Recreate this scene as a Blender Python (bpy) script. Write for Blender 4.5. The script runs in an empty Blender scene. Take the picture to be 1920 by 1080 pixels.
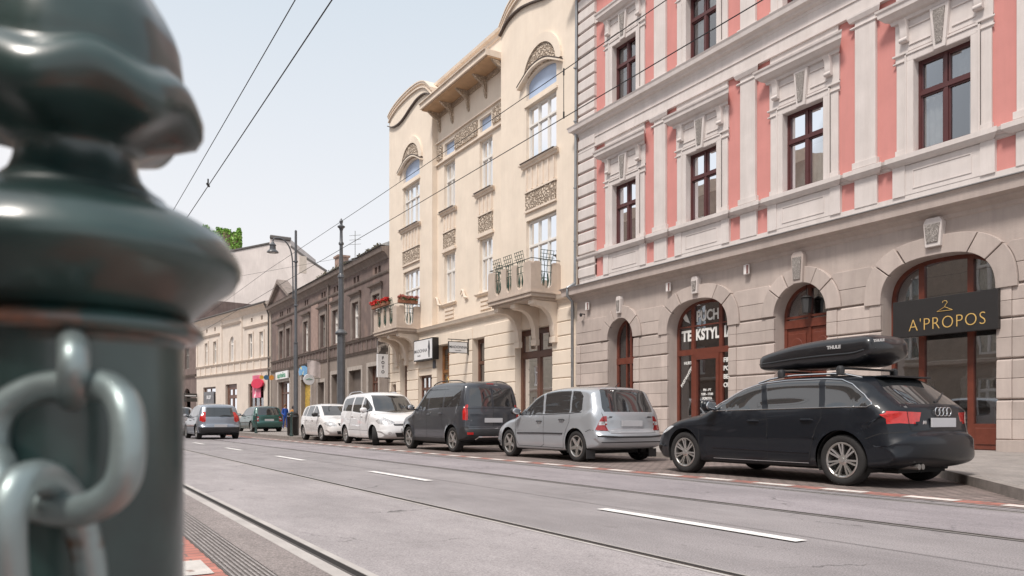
import bpy, bmesh, math, random
from mathutils import Vector, Matrix, noise
from mathutils.geometry import tessellate_polygon
from mathutils.bvhtree import BVHTree
R = math.radians; PI = math.pi
random.seed(7)
SC = bpy.context.scene; COL = SC.collection

# ---------------------------------------------------------------- camera
cam_d = bpy.data.cameras.new('camera'); cam = bpy.data.objects.new('camera', cam_d); COL.objects.link(cam)
YAW = math.atan(861/1440)
cam.location = (0, 0, .835)
cam.rotation_euler = (R(90), 0, -YAW)
cam_d.lens = 27.0; cam_d.sensor_width = 36.0
cam_d.shift_y = (787-540)/1920
cam_d.clip_start = .02; cam_d.clip_end = 2000
cam_d.dof.use_dof = True; cam_d.dof.focus_distance = 14; cam_d.dof.aperture_fstop = 8.8
SC.camera = cam

# ---------------------------------------------------------------- world and sun
SUN_EL, SUN_AZ = 57, 246           # compass style: azimuth of the sun measured from +Y clockwise
w = bpy.data.worlds.new("World"); SC.world = w; w.use_nodes = True
nt = w.node_tree; nt.nodes.clear(); N = nt.nodes.new; LK = nt.links.new
out = N('ShaderNodeOutputWorld'); bg = N('ShaderNodeBackground'); bg.inputs[1].default_value = .1
sky = N('ShaderNodeTexSky'); sky.sky_type = 'NISHITA'; sky.sun_disc = False
sky.sun_elevation = R(SUN_EL); sky.sun_rotation = R(SUN_AZ); sky.air_density = 1.0; sky.dust_density = 2.5
tc = N('ShaderNodeTexCoord'); mp = N('ShaderNodeMapping'); mp.inputs['Scale'].default_value = (1, 1, 2.6)
no = N('ShaderNodeTexNoise'); no.inputs['Scale'].default_value = 1.5; no.inputs['Detail'].default_value = 5; no.inputs['Roughness'].default_value = .5
mp.inputs['Location'].default_value = (.35, .2, .9)
rmp = N('ShaderNodeValToRGB'); rmp.color_ramp.elements[0].position = .42; rmp.color_ramp.elements[1].position = .60
sep = N('ShaderNodeSeparateXYZ'); hz = N('ShaderNodeMapRange')
hz.inputs['From Min'].default_value = .10; hz.inputs['From Max'].default_value = .50
hz.inputs['To Min'].default_value = 1.0; hz.inputs['To Max'].default_value = .25
mx = N('ShaderNodeMath'); mx.operation = 'MAXIMUM'
mixc = N('ShaderNodeMix'); mixc.data_type = 'RGBA'
mixc.inputs[7].default_value = (6.9, 6.75, 6.85, 1)
add = N('ShaderNodeMix'); add.data_type = 'RGBA'; add.inputs[0].default_value = .7; add.inputs[7].default_value = (5.3, 6.2, 6.8, 1)
LK(tc.outputs['Generated'], mp.inputs[0]); LK(mp.outputs[0], no.inputs[0]); LK(no.outputs[0], rmp.inputs[0])
LK(tc.outputs['Generated'], sep.inputs[0]); LK(sep.outputs[2], hz.inputs[0])
LK(rmp.outputs[0], mx.inputs[0]); LK(hz.outputs[0], mx.inputs[1])
LK(sky.outputs[0], add.inputs[6]); LK(add.outputs[2], mixc.inputs[6]); LK(mx.outputs[0], mixc.inputs[0])
LK(mixc.outputs[2], bg.inputs[0]); LK(bg.outputs[0], out.inputs[0])

sd = bpy.data.lights.new('sun', 'SUN'); so = bpy.data.objects.new('sun', sd); COL.objects.link(so)
sd.energy = 2.6; sd.angle = R(12); sd.color = (1, .93, .86)
sun_dir = Vector((math.sin(R(SUN_AZ))*math.cos(R(SUN_EL)), math.cos(R(SUN_AZ))*math.cos(R(SUN_EL)), math.sin(R(SUN_EL))))
so.rotation_euler = (-sun_dir).to_track_quat('-Z', 'Y').to_euler(); so.location = (0, 0, 40)
SC.view_settings.view_transform = 'Standard'; SC.view_settings.look = 'None'
SC.view_settings.exposure = .50; SC.view_settings.gamma = 1
SC.cycles.max_bounces = 7; SC.cycles.transparent_max_bounces = 12

# ---------------------------------------------------------------- materials
MATS = {}
def mat(name, col, rough=.8, metal=0, var=.12, scale=3.0, bump=0.0, bscale=40, coat=0, stain=None, spec=None, streak=0, var2=None, emit=None, island=0):
    """Procedural paint / plaster / metal: broad and fine colour noise, optional streaks and bump."""
    if name in MATS: return MATS[name]
    m = bpy.data.materials.new(name); m.use_nodes = True; t = m.node_tree
    b = t.nodes['Principled BSDF']
    b.inputs['Roughness'].default_value = rough; b.inputs['Metallic'].default_value = metal
    b.inputs['Coat Weight'].default_value = coat; b.inputs['Coat Roughness'].default_value = .03
    if spec is not None: b.inputs['Specular IOR Level'].default_value = spec
    tc = t.nodes.new('ShaderNodeTexCoord')
    n1 = t.nodes.new('ShaderNodeTexNoise'); n1.inputs['Scale'].default_value = scale; n1.inputs['Detail'].default_value = 6; n1.inputs['Roughness'].default_value = .6
    t.links.new(tc.outputs['Object'], n1.inputs[0])
    mr = t.nodes.new('ShaderNodeMapRange'); mr.inputs[1].default_value = .3; mr.inputs[2].default_value = .7
    mr.inputs[3].default_value = 1-var; mr.inputs[4].default_value = 1+var*.6
    t.links.new(n1.outputs[0], mr.inputs[0])
    vm = t.nodes.new('ShaderNodeMix'); vm.data_type = 'RGBA'; vm.blend_type = 'MULTIPLY'; vm.inputs[0].default_value = 1
    vm.inputs[6].default_value = (*col, 1); t.links.new(mr.outputs[0], vm.inputs[7])
    last = vm.outputs[2]
    if streak:
        mp = t.nodes.new('ShaderNodeMapping'); mp.inputs['Scale'].default_value = (2.2, 2.2, .22)
        n2 = t.nodes.new('ShaderNodeTexNoise'); n2.inputs['Scale'].default_value = 2.5; n2.inputs['Detail'].default_value = 8; n2.inputs['Roughness'].default_value = .7
        t.links.new(tc.outputs['Object'], mp.inputs[0]); t.links.new(mp.outputs[0], n2.inputs[0])
        r2 = t.nodes.new('ShaderNodeMapRange'); r2.inputs[1].default_value = .42; r2.inputs[2].default_value = .72; r2.inputs[3].default_value = 0; r2.inputs[4].default_value = streak
        t.links.new(n2.outputs[0], r2.inputs[0])
        s = t.nodes.new('ShaderNodeMix'); s.data_type = 'RGBA'
        s.inputs[7].default_value = (*(stain or tuple(c*.45 for c in col)), 1)
        t.links.new(r2.outputs[0], s.inputs[0]); t.links.new(last, s.inputs[6]); last = s.outputs[2]
    if var2:
        n3 = t.nodes.new('ShaderNodeTexNoise'); n3.inputs['Scale'].default_value = var2[1]; n3.inputs['Detail'].default_value = 3
        t.links.new(tc.outputs['Object'], n3.inputs[0])
        r3 = t.nodes.new('ShaderNodeMapRange'); r3.inputs[1].default_value = var2[2]; r3.inputs[2].default_value = var2[2]+.08
        t.links.new(n3.outputs[0], r3.inputs[0])
        s = t.nodes.new('ShaderNodeMix'); s.data_type = 'RGBA'; s.inputs[7].default_value = (*var2[0], 1)
        t.links.new(r3.outputs[0], s.inputs[0]); t.links.new(last, s.inputs[6]); last = s.outputs[2]
    if island:
        ge = t.nodes.new('ShaderNodeNewGeometry'); ri = t.nodes.new('ShaderNodeMapRange'); ri.inputs[3].default_value = 1-island; ri.inputs[4].default_value = 1+island*.6
        t.links.new(ge.outputs['Random Per Island'], ri.inputs[0]); s = t.nodes.new('ShaderNodeMix'); s.data_type = 'RGBA'; s.blend_type = 'MULTIPLY'; s.inputs[0].default_value = 1
        t.links.new(last, s.inputs[6]); t.links.new(ri.outputs[0], s.inputs[7]); last = s.outputs[2]
    t.links.new(last, b.inputs['Base Color'])
    if bump:
        n4 = t.nodes.new('ShaderNodeTexNoise'); n4.inputs['Scale'].default_value = bscale; n4.inputs['Detail'].default_value = 4
        t.links.new(tc.outputs['Object'], n4.inputs[0])
        bp = t.nodes.new('ShaderNodeBump'); bp.inputs['Strength'].default_value = bump; bp.inputs['Distance'].default_value = .02
        t.links.new(n4.outputs[0], bp.inputs['Height']); t.links.new(bp.outputs[0], b.inputs['Normal'])
    if emit:
        b.inputs['Emission Color'].default_value = (*emit[0], 1); b.inputs['Emission Strength'].default_value = emit[1]
    MATS[name] = m; return m

def mat_relief(name, c_lo, c_hi, scale=9, strength=1.0):
    """Carved / vermiculated plaster: a network of ridges, darker where dirt sits in the carving."""
    if name in MATS: return MATS[name]
    m = bpy.data.materials.new(name); m.use_nodes = True; t = m.node_tree; b = t.nodes['Principled BSDF']; b.inputs['Roughness'].default_value = .85
    tc = t.nodes.new('ShaderNodeTexCoord')
    nz = t.nodes.new('ShaderNodeTexNoise'); nz.inputs['Scale'].default_value = scale*.5; nz.inputs['Detail'].default_value = 2
    ad = t.nodes.new('ShaderNodeMix'); ad.data_type = 'RGBA'; ad.blend_type = 'ADD'; ad.inputs[0].default_value = .35
    vo = t.nodes.new('ShaderNodeTexVoronoi'); vo.feature = 'DISTANCE_TO_EDGE'; vo.inputs['Scale'].default_value = scale
    t.links.new(tc.outputs['Object'], nz.inputs[0]); t.links.new(tc.outputs['Object'], ad.inputs[6]); t.links.new(nz.outputs[1], ad.inputs[7]); t.links.new(ad.outputs[2], vo.inputs['Vector'])
    r = t.nodes.new('ShaderNodeMapRange'); r.inputs[1].default_value = .02; r.inputs[2].default_value = .22
    t.links.new(vo.outputs['Distance'], r.inputs[0])
    mx = t.nodes.new('ShaderNodeMix'); mx.data_type = 'RGBA'; mx.inputs[6].default_value = (*c_lo, 1); mx.inputs[7].default_value = (*c_hi, 1)
    t.links.new(r.outputs[0], mx.inputs[0]); t.links.new(mx.outputs[2], b.inputs['Base Color'])
    bp = t.nodes.new('ShaderNodeBump'); bp.inputs['Strength'].default_value = strength; bp.inputs['Distance'].default_value = .05
    t.links.new(r.outputs[0], bp.inputs['Height']); t.links.new(bp.outputs[0], b.inputs['Normal'])
    MATS[name] = m; return m

def mat_glass(name, tint=(.75, .8, .8), base=.16, rough=.01, wav=.05):
    if name in MATS: return MATS[name]
    m = bpy.data.materials.new(name); m.use_nodes = True; t = m.node_tree; t.nodes.clear()
    o = t.nodes.new('ShaderNodeOutputMaterial'); mx = t.nodes.new('ShaderNodeMixShader')
    tr = t.nodes.new('ShaderNodeBsdfTransparent'); tr.inputs[0].default_value = (*tint, 1)
    gl = t.nodes.new('ShaderNodeBsdfGlossy'); gl.inputs['Roughness'].default_value = rough; gl.inputs[0].default_value = (.95, .97, 1, 1)
    fr = t.nodes.new('ShaderNodeFresnel'); fr.inputs[0].default_value = 1.5
    a = t.nodes.new('ShaderNodeMath'); a.operation = 'MULTIPLY_ADD'; a.inputs[1].default_value = 1.5; a.inputs[2].default_value = base; a.use_clamp = True
    tc = t.nodes.new('ShaderNodeTexCoord'); n = t.nodes.new('ShaderNodeTexNoise'); n.inputs['Scale'].default_value = 1.3; n.inputs['Detail'].default_value = 1
    bp = t.nodes.new('ShaderNodeBump'); bp.inputs['Strength'].default_value = wav; bp.inputs['Distance'].default_value = .05
    L = t.links.new
    L(tc.outputs['Object'], n.inputs[0]); L(n.outputs[0], bp.inputs['Height']); L(bp.outputs[0], gl.inputs['Normal'])
    L(fr.outputs[0], a.inputs[0]); L(a.outputs[0], mx.inputs[0]); L(tr.outputs[0], mx.inputs[1]); L(gl.outputs[0], mx.inputs[2]); L(mx.outputs[0], o.inputs[0])
    MATS[name] = m; return m

def mat_brick(name, c1, c2, mortar, bw, bh, ms=.02, rough=.9, axis='XY', bump=.4, rotz=0, var=.2, nscale=1.5):
    """Paving or block work with joints; bw / bh in metres."""
    if name in MATS: return MATS[name]
    m = bpy.data.materials.new(name); m.use_nodes = True; t = m.node_tree; b = t.nodes['Principled BSDF']; b.inputs['Roughness'].default_value = rough
    tc = t.nodes.new('ShaderNodeTexCoord'); mp = t.nodes.new('ShaderNodeMapping'); mp.inputs['Rotation'].default_value = (0, 0, rotz)
    br = t.nodes.new('ShaderNodeTexBrick'); br.inputs['Color1'].default_value = (*c1, 1); br.inputs['Color2'].default_value = (*c2, 1); br.inputs['Mortar'].default_value = (*mortar, 1)
    br.inputs['Scale'].default_value = 1; br.inputs['Brick Width'].default_value = bw; br.inputs['Row Height'].default_value = bh; br.inputs['Mortar Size'].default_value = ms; br.inputs['Mortar Smooth'].default_value = .3
    L = t.links.new
    L(tc.outputs['Object'], mp.inputs[0]); L(mp.outputs[0], br.inputs[0])
    n = t.nodes.new('ShaderNodeTexNoise'); n.inputs['Scale'].default_value = nscale; n.inputs['Detail'].default_value = 8; n.inputs['Roughness'].default_value = .65
    L(tc.outputs['Object'], n.inputs[0]); mr = t.nodes.new('ShaderNodeMapRange'); mr.inputs[1].default_value = .3; mr.inputs[2].default_value = .7; mr.inputs[3].default_value = 1-var; mr.inputs[4].default_value = 1+var
    L(n.outputs[0], mr.inputs[0]); mx = t.nodes.new('ShaderNodeMix'); mx.data_type = 'RGBA'; mx.blend_type = 'MULTIPLY'; mx.inputs[0].default_value = 1
    L(br.outputs[0], mx.inputs[6]); L(mr.outputs[0], mx.inputs[7]); L(mx.outputs[2], b.inputs['Base Color'])
    bp = t.nodes.new('ShaderNodeBump'); bp.inputs['Strength'].default_value = bump; bp.inputs['Distance'].default_value = .01; bp.invert = True
    L(br.outputs['Fac'], bp.inputs['Height']); L(bp.outputs[0], b.inputs['Normal'])
    MATS[name] = m; return m

# ---------------------------------------------------------------- mesh builder
class MB:
    def __init__(s): s.v = []; s.f = []
    def add(s, vs, fs):
        n = len(s.v); s.v += [tuple(p) for p in vs]; s.f += [tuple(n+i for i in f) for f in fs]; return s
    def box(s, x0, x1, y0, y1, z0, z1):
        vs = [(x, y, z) for z in (z0, z1) for y in (y0, y1) for x in (x0, x1)]
        return s.add(vs, [(0, 2, 3, 1), (4, 5, 7, 6), (0, 1, 5, 4), (2, 6, 7, 3), (0, 4, 6, 2), (1, 3, 7, 5)])
    def quad(s, a, b, c, d): return s.add([a, b, c, d], [(0, 1, 2, 3)])
    def prism(s, pts, fn, a, b):
        """pts: 2D polygon; fn(u, v, w) -> xyz; extruded from w=a to w=b."""
        n = len(pts); vs = [fn(u, v, a) for u, v in pts]+[fn(u, v, b) for u, v in pts]
        fs = [tuple(range(n))[::-1], tuple(range(n, 2*n))]+[(i, (i+1) % n, n+(i+1) % n, n+i) for i in range(n)]
        return s.add(vs, fs)
    def tube(s, pts, r, n=8, closed=False, cap=True):
        P = [Vector(p) for p in pts]; m = len(P); rr = r if isinstance(r, (list, tuple)) else [r]*m
        up = None; vs = []
        for i in range(m):
            a = P[(i-1) % m] if (closed or i > 0) else P[0]; b = P[(i+1) % m] if (closed or i < m-1) else P[-1]
            t = (b-a).normalized()
            if up is None:
                up = Vector((0, 0, 1)) if abs(t.z) < .9 else Vector((1, 0, 0))
            u = (up-t*up.dot(t)).normalized(); up = u; w_ = t.cross(u)
            for k in range(n):
                an = 2*PI*k/n; vs.append(P[i]+(u*math.cos(an)+w_*math.sin(an))*rr[i])
        fs = []
        for i in range(m if closed else m-1):
            for k in range(n):
                a = i*n+k; b = i*n+(k+1) % n; c = ((i+1) % m)*n+(k+1) % n; d = ((i+1) % m)*n+k; fs.append((a, b, c, d))
        if not closed and cap: fs += [tuple(range(n))[::-1], tuple(range((m-1)*n, m*n))]
        return s.add(vs, fs)
    def lathe(s, prof, n=24, M=None, cap=True):
        """prof: (r, z) rising; around local Z, transformed by M."""
        M = M or Matrix(); vs = []
        for r, z in prof:
            for k in range(n):
                a = 2*PI*k/n; vs.append(M @ Vector((r*math.cos(a), r*math.sin(a), z)))
        fs = [(i*n+k, i*n+(k+1) % n, (i+1)*n+(k+1) % n, (i+1)*n+k) for i in range(len(prof)-1) for k in range(n)]
        if cap: fs += [tuple(range(n))[::-1], tuple(range((len(prof)-1)*n, len(prof)*n))]
        return s.add(vs, fs)
    def clusters(s, gap=.03):
        """far-apart groups of faces, each as its own MB"""
        par = list(range(len(s.v)))
        def fd(a):
            while par[a] != a: par[a] = par[par[a]]; a = par[a]
            return a
        for f in s.f:
            for i in f[1:]: par[fd(i)] = fd(f[0])
        isl = {}
        for i, f in enumerate(s.f): isl.setdefault(fd(f[0]), []).append(i)
        bx = []
        for fs in isl.values():
            P = [s.v[i] for f in fs for i in s.f[f]]; bx.append([[min(p[k] for p in P) for k in range(3)], [max(p[k] for p in P) for k in range(3)], fs])
        go = True
        while go:
            go = False
            for i in range(len(bx)):
                for j in range(i+1, len(bx)):
                    if all(bx[i][0][k]-gap <= bx[j][1][k] and bx[j][0][k]-gap <= bx[i][1][k] for k in range(3)):
                        a, b = bx[i], bx.pop(j); a[0] = [min(a[0][k], b[0][k]) for k in range(3)]; a[1] = [max(a[1][k], b[1][k]) for k in range(3)]; a[2] = a[2]+b[2]; go = True; break
                if go: break
        out = []
        for lo, hi, fs in bx:
            m = MB(); mp = {}
            for f in fs:
                for i in s.f[f]:
                    if i not in mp: mp[i] = len(m.v); m.v.append(s.v[i])
                m.f.append(tuple(mp[i] for i in s.f[f]))
            out.append(m)
        return out
    def build_apart(s, name, m, parent=None, gap=.03, **k):
        return [c.build(name, m, parent, **k) for c in s.clusters(gap)][0]
    def build(s, name, m, parent=None, smooth=False, org=None, bevel=0, sharp=40):
        o = Vector(org) if org is not None else Vector((0, 0, 0))
        me = bpy.data.meshes.new(name); me.from_pydata([tuple(Vector(p)-o) for p in s.v], [], s.f); me.update()
        bm = bmesh.new(); bm.from_mesh(me); bmesh.ops.recalc_face_normals(bm, faces=bm.faces); bm.to_mesh(me); bm.free()
        me.materials.append(m)
        if smooth:
            me.polygons.foreach_set('use_smooth', [True]*len(me.polygons))
            me.set_sharp_from_angle(angle=R(sharp))
        ob = bpy.data.objects.new(name, me); COL.objects.link(ob)
        if parent is not None: ob.parent = parent
        if bevel:
            b = ob.modifiers.new('bevel', 'BEVEL'); b.width = bevel; b.segments = 2; b.limit_method = 'ANGLE'; b.angle_limit = R(50)
        return ob

def link(name, me, m, parent=None):
    if m is not None and not me.materials: me.materials.append(m)
    o = bpy.data.objects.new(name, me); COL.objects.link(o)
    if parent is not None: o.parent = parent
    return o
def tag(o, label=None, cat=None, group=None, kind=None):
    if label: o['label'] = label
    if cat: o['category'] = cat
    if group: o['group'] = group
    if kind: o['kind'] = kind
    return o
def thing(name, label, cat, loc=(0, 0, 0), rz=0, group=None):
    o = bpy.data.objects.new(name, None); COL.objects.link(o); o.location = loc; o.rotation_euler = (0, 0, rz); o.empty_display_size = .2
    return tag(o, label, cat, group)
def struct(o): o['kind'] = 'structure'; return o
def kids(o): return [c for c in COL.objects if c.parent == o]
def copy_tree(o, loc=None, parent=None, label=None, rz=None):
    c = o.copy(); COL.objects.link(c)
    if parent is not None: c.parent = parent
    if loc is not None: c.location = loc
    if rz is not None: c.rotation_euler = (0, 0, rz)
    if label: c['label'] = label
    for k in kids(o): copy_tree(k, None, c)
    return c
def text_mesh(mb, txt, size, fn, bold=0.0, spacing=1.0, sx=1.0, align='CENTER', depth=.004, shear=0):
    """Lettering: the built-in font turned into mesh; fn(u, v, w) -> xyz places it."""
    cu = bpy.data.curves.new('lettering', 'FONT'); cu.body = txt; cu.size = size; cu.offset = bold; cu.space_character = spacing
    cu.align_x = align; cu.align_y = 'CENTER'; cu.extrude = depth; cu.shear = shear; cu.resolution_u = 4
    ob = bpy.data.objects.new('lettering', cu); COL.objects.link(ob)
    dg = bpy.context.evaluated_depsgraph_get(); me = ob.evaluated_get(dg).to_mesh()
    mb.add([fn(v.co.x*sx, v.co.y, v.co.z) for v in me.vertices], [tuple(p.vertices) for p in me.polygons])
    ob.evaluated_get(dg).to_mesh_clear(); bpy.data.objects.remove(ob); bpy.data.curves.remove(cu)
    return mb
def sstep(a, b, x): t = max(0, min(1, (x-a)/(b-a))); return t*t*(3-2*t)
# ================================================================ GROUND
BEND_Y, BA = 66.0, R(9.9)
def bend(X, s):
    """Street frame (X across, s along): straight up to BEND_Y, then the street turns left."""
    if s <= BEND_Y: return (X, s)
    d = s-BEND_Y; x0 = X-17
    return (17+x0*math.cos(BA)-d*math.sin(BA), BEND_Y+d*math.cos(BA)+x0*math.sin(BA))
ST = [-30, -10, 0, 5, 10, 15, 20, 30, 40, 50, 60, 66, 70, 80, 95, 120, 160]
def strip(mb, x0, x1, z, s0=-30, s1=160, z1=None):
    ss = [s0]+[s for s in ST if s0 < s < s1]+[s1]
    for a, b in zip(ss, ss[1:]):
        p, q, r_, t = bend(x0, a), bend(x1, a), bend(x1, b), bend(x0, b); zz = z if z1 is None else z1
        mb.quad((*p, z), (*q, zz), (*r_, zz), (*t, z))
    return mb
def sheet(name, m, x0, x1, z, s0=-30, s1=160):
    return struct(strip(MB(), x0, x1, z, s0, s1).build(name, m))

def mat_asphalt(name, col, grain=.25, patch=.18):
    m = bpy.data.materials.new(name); m.use_nodes = True; t = m.node_tree; b = t.nodes['Principled BSDF']; L = t.links.new
    tc = t.nodes.new('ShaderNodeTexCoord')
    def nz(sc, det, mpx=None):
        n = t.nodes.new('ShaderNodeTexNoise'); n.inputs['Scale'].default_value = sc; n.inputs['Detail'].default_value = det; n.inputs['Roughness'].default_value = .65
        if mpx:
            mp = t.nodes.new('ShaderNodeMapping'); mp.inputs['Scale'].default_value = mpx; L(tc.outputs['Object'], mp.inputs[0]); L(mp.outputs[0], n.inputs[0])
        else: L(tc.outputs['Object'], n.inputs[0])
        return n
    def rng(src, lo, hi, a=.3, c=.7):
        r = t.nodes.new('ShaderNodeMapRange'); r.inputs[1].default_value = a; r.inputs[2].default_value = c; r.inputs[3].default_value = lo; r.inputs[4].default_value = hi; L(src, r.inputs[0]); return r.outputs[0]
    def mul(a, c):
        x = t.nodes.new('ShaderNodeMath'); x.operation = 'MULTIPLY'; L(a, x.inputs[0]); L(c, x.inputs[1]); return x.outputs[0]
    g1 = nz(90, 3); g2 = nz(1.1, 6, (1, .45, 1)); g3 = nz(.35, 4, (1.6, .25, 1)); g4 = nz(9, 8, (1, .25, 1))
    v = mul(mul(rng(g1.outputs[0], 1-grain, 1+grain), rng(g2.outputs[0], 1-patch, 1+patch*.7)), mul(rng(g3.outputs[0], .88, 1.1), rng(g4.outputs[0], .93, 1.05)))
    mx = t.nodes.new('ShaderNodeMix'); mx.data_type = 'RGBA'; mx.blend_type = 'MULTIPLY'; mx.inputs[0].default_value = 1; mx.inputs[6].default_value = (*col, 1); L(v, mx.inputs[7])
    # thin cracks and dark tar spots
    vo = t.nodes.new('ShaderNodeTexVoronoi'); vo.feature = 'DISTANCE_TO_EDGE'; vo.inputs['Scale'].default_value = .55
    wp = t.nodes.new('ShaderNodeMix'); wp.data_type = 'RGBA'; wp.blend_type = 'ADD'; wp.inputs[0].default_value = .5
    wn = nz(2.2, 6); L(tc.outputs['Object'], wp.inputs[6]); L(wn.outputs[1], wp.inputs[7]); L(wp.outputs[2], vo.inputs['Vector'])
    ck = rng(vo.outputs['Distance'], 1, 0, .0, .008); msk = rng(nz(.6, 3).outputs[0], 0, 1, .5, .6); c2 = mul(ck, msk)
    sp = rng(nz(14, 2, (1, .5, 1)).outputs[0], 0, .45, .70, .76)
    ad = t.nodes.new('ShaderNodeMath'); ad.operation = 'MAXIMUM'; L(c2, ad.inputs[0]); L(sp, ad.inputs[1])
    m2 = t.nodes.new('ShaderNodeMix'); m2.data_type = 'RGBA'; m2.inputs[7].default_value = (.07, .065, .065, 1); L(ad.outputs[0], m2.inputs[0]); L(mx.outputs[2], m2.inputs[6])
    L(m2.outputs[2], b.inputs['Base Color']); b.inputs['Roughness'].default_value = .72
    bp = t.nodes.new('ShaderNodeBump'); bp.inputs['Strength'].default_value = .35; bp.inputs['Distance'].default_value = .006; L(g1.outputs[0], bp.inputs['Height']); L(bp.outputs[0], b.inputs['Normal'])
    return m
asph = mat_asphalt('asphalt_worn', (.28, .258, .262), .42, .22); asph2 = mat_asphalt('asphalt_between_rails', (.34, .312, .316), .34, .22)
asph3 = mat_asphalt('asphalt_coarse', (.26, .225, .215), .55, .3)
ground_m = mat('ground', (.2, .19, .18), .95)
struct(MB().quad((-400, -300, -.03), (500, -300, -.03), (500, 700, -.03), (-400, 700, -.03)).build('ground', ground_m))
sheet('road', asph, 1.2, 7.76, 0)
sheet('tram_track_lane', asph2, 1.46, 3.08, .004)
sheet('tram_track_lane', mat_asphalt('asphalt_far_track', (.285, .258, .27), .35, .2), 5.80, 7.38, .004)
sheet('track_shoulder', asph3, 1.03, 1.28, .005)
conc = mat('concrete_strip', (.47, .44, .42), .85, var=.18, scale=2, bump=.3, bscale=60)
steel = mat('rail_steel', (.16, .13, .115), .35, metal=.8, var=.35, scale=6)
dark = mat('groove_dark', (.018, .015, .014), .9)
def rail(x, wd, cw):
    t = MB(); strip(t, x-wd-cw, x-wd, .0065); strip(t, x+wd*.9, x+wd*.9+cw*.6, .0065); struct(t.build('rail_bedding', conc))
    t = MB(); strip(t, x-wd, x-wd*.62, .009); strip(t, x+wd*.72, x+wd*.9, .009); struct(t.build('tram_rail', steel))
    struct(strip(MB(), x-wd*.62, x+wd*.72, .008).build('rail_groove', dark))
rail(1.40, .035, .09); rail(3.13, .03, .035); rail(5.73, .03, .02); rail(7.43, .03, .03)
struct(strip(MB(), 4.60, 4.610, .0045).build('tar_seam', mat('tar_line', (.13, .12, .118), .6, var=.3, scale=12)))
# lane dashes
paint = mat('road_paint', (.82, .80, .78), .6, var=.18, scale=5, bump=.2, bscale=80, var2=((.42, .4, .4), 22, .66))
dsh = MB()
for k in range(-1, 12): strip(dsh, 4.32, 4.44, .010, 3.48+6.03*k, 5.70+6.03*k)
struct(dsh.build('lane_markings', paint))
# joint between the second track and the parking bay
struct(strip(MB(), 7.52, 7.545, .009).build('asphalt_seam', dark))
cob = mat_brick('bay_setts', (.23, .18, .165), (.18, .145, .13), (.08, .065, .06), .2, .1, .012, var=.3)
redp = mat_brick('red_pavers', (.40, .15, .115), (.29, .125, .105), (.17, .13, .115), .2, .1, .01, var=.28, nscale=4)
struct(strip(MB(), 8.09, 11.5, .0).build('parking_bay', cob))
sheet('bay_edge', mat('edge_concrete', (.26, .22, .21), .85, var=.25, scale=4, bump=.3), 7.74, 7.82, .005)
sheet('red_paver_strip', redp, 7.82, 8.10, .007)
wm = MB()
rng_ = random.Random(3)
for k in range(-2, 32):
    y0 = 4.40+k*1.02+rng_.uniform(-.04, .04); strip(wm, 7.83, 8.02, .0115, y0, y0+.56)
struct(wm.build('white_paver_marks', mat('white_pavers', (.66, .62, .58), .8, var=.25, scale=5, bump=.3, bscale=50, var2=((.36, .27, .24), 9, .60))))
# pavement with kerb
KERB = [(8.3, -30), (8.42, 3.7), (8.53, 4.06), (11.45, 6.75), (11.45, 31.6), (8.66, 33.0), (9.15, 44.5), (9.3, 66), bend(9.3, 90), bend(9.3, 160)]
back = [bend(17.6, 160), bend(17.6, 90), (17.6, 66), (17.6, 30), (17.6, -30)]
poly = KERB+back
zt = lambda x: .12 if x < 12 else .185
tri = tessellate_polygon([[Vector((x, y, 0)) for x, y in poly]])
pav = mat_brick('pavement_setts', (.36, .325, .30), (.30, .275, .26), (.15, .13, .12), .11, .10, .012, var=.2, rotz=R(0))
def off(pts, d):
    o = []
    for i, p in enumerate(pts):
        a = Vector(pts[max(i-1, 0)]); b = Vector(pts[min(i+1, len(pts)-1)]); t = (b-a).normalized(); o.append((p[0]+t.y*d, p[1]-t.x*d))
    return o
K2 = off(KERB, .14)
poly2 = K2+back
tri2 = tessellate_polygon([[Vector((x, y, 0)) for x, y in poly2]])
struct(MB().add([(x, y, zt(x)) for x, y in poly2], tri2).build('pavement', pav))
kb = MB()
for i in range(len(KERB)-1):
    a, b, c, d = KERB[i], KERB[i+1], K2[i+1], K2[i]
    kb.quad((*a, .122), (*b, .122), (*c, .122), (*d, .122)); kb.quad((*a, -.01), (*b, -.01), (*b, .122), (*a, .122))
struct(kb.build('kerb', mat('kerb_stone', (.27, .24, .22), .85, var=.25, scale=6, bump=.4, bscale=50)))
# near pavement: ribbed guidance strip and red blocks
groo = MB(); W0 = .80
struct(strip(MB(), .80, 1.03, .002).build('ribbed_strip', mat('ribbed_concrete', (.27, .245, .24), .85, var=.3, scale=10, bump=.5, bscale=90)))
for k in range(8):
    strip(groo, .815+k*.027, .829+k*.027, .009)
struct(groo.build('ribbed_strip_ribs', mat('rib_concrete', (.34, .31, .30), .85, var=.35, scale=18, bump=.5, bscale=90)))
gl = MB()
for k in range(9): strip(gl, .803+k*.027-.002, .803+k*.027+.005, .0075)
struct(gl.build('ribbed_strip_grooves', mat('groove_grey', (.10, .09, .085), .9)))  # flat darker lines laid between the ribs
sheet('near_pavement', mat_brick('near_red_pavers', (.52, .21, .165), (.44, .18, .145), (.22, .15, .13), .2, .1, .008, var=.2, nscale=5, rotz=0), -.2, .80, .006)
sheet('far_left_pavement', pav, -5.4, -.2, .004)
w2 = MB()
for k in range(-3, 12): strip(w2, .50, .745, .0115, 2.16+k*1.1, 2.62+k*1.1)
struct(w2.build('near_white_marks', MATS['white_pavers']))
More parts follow.
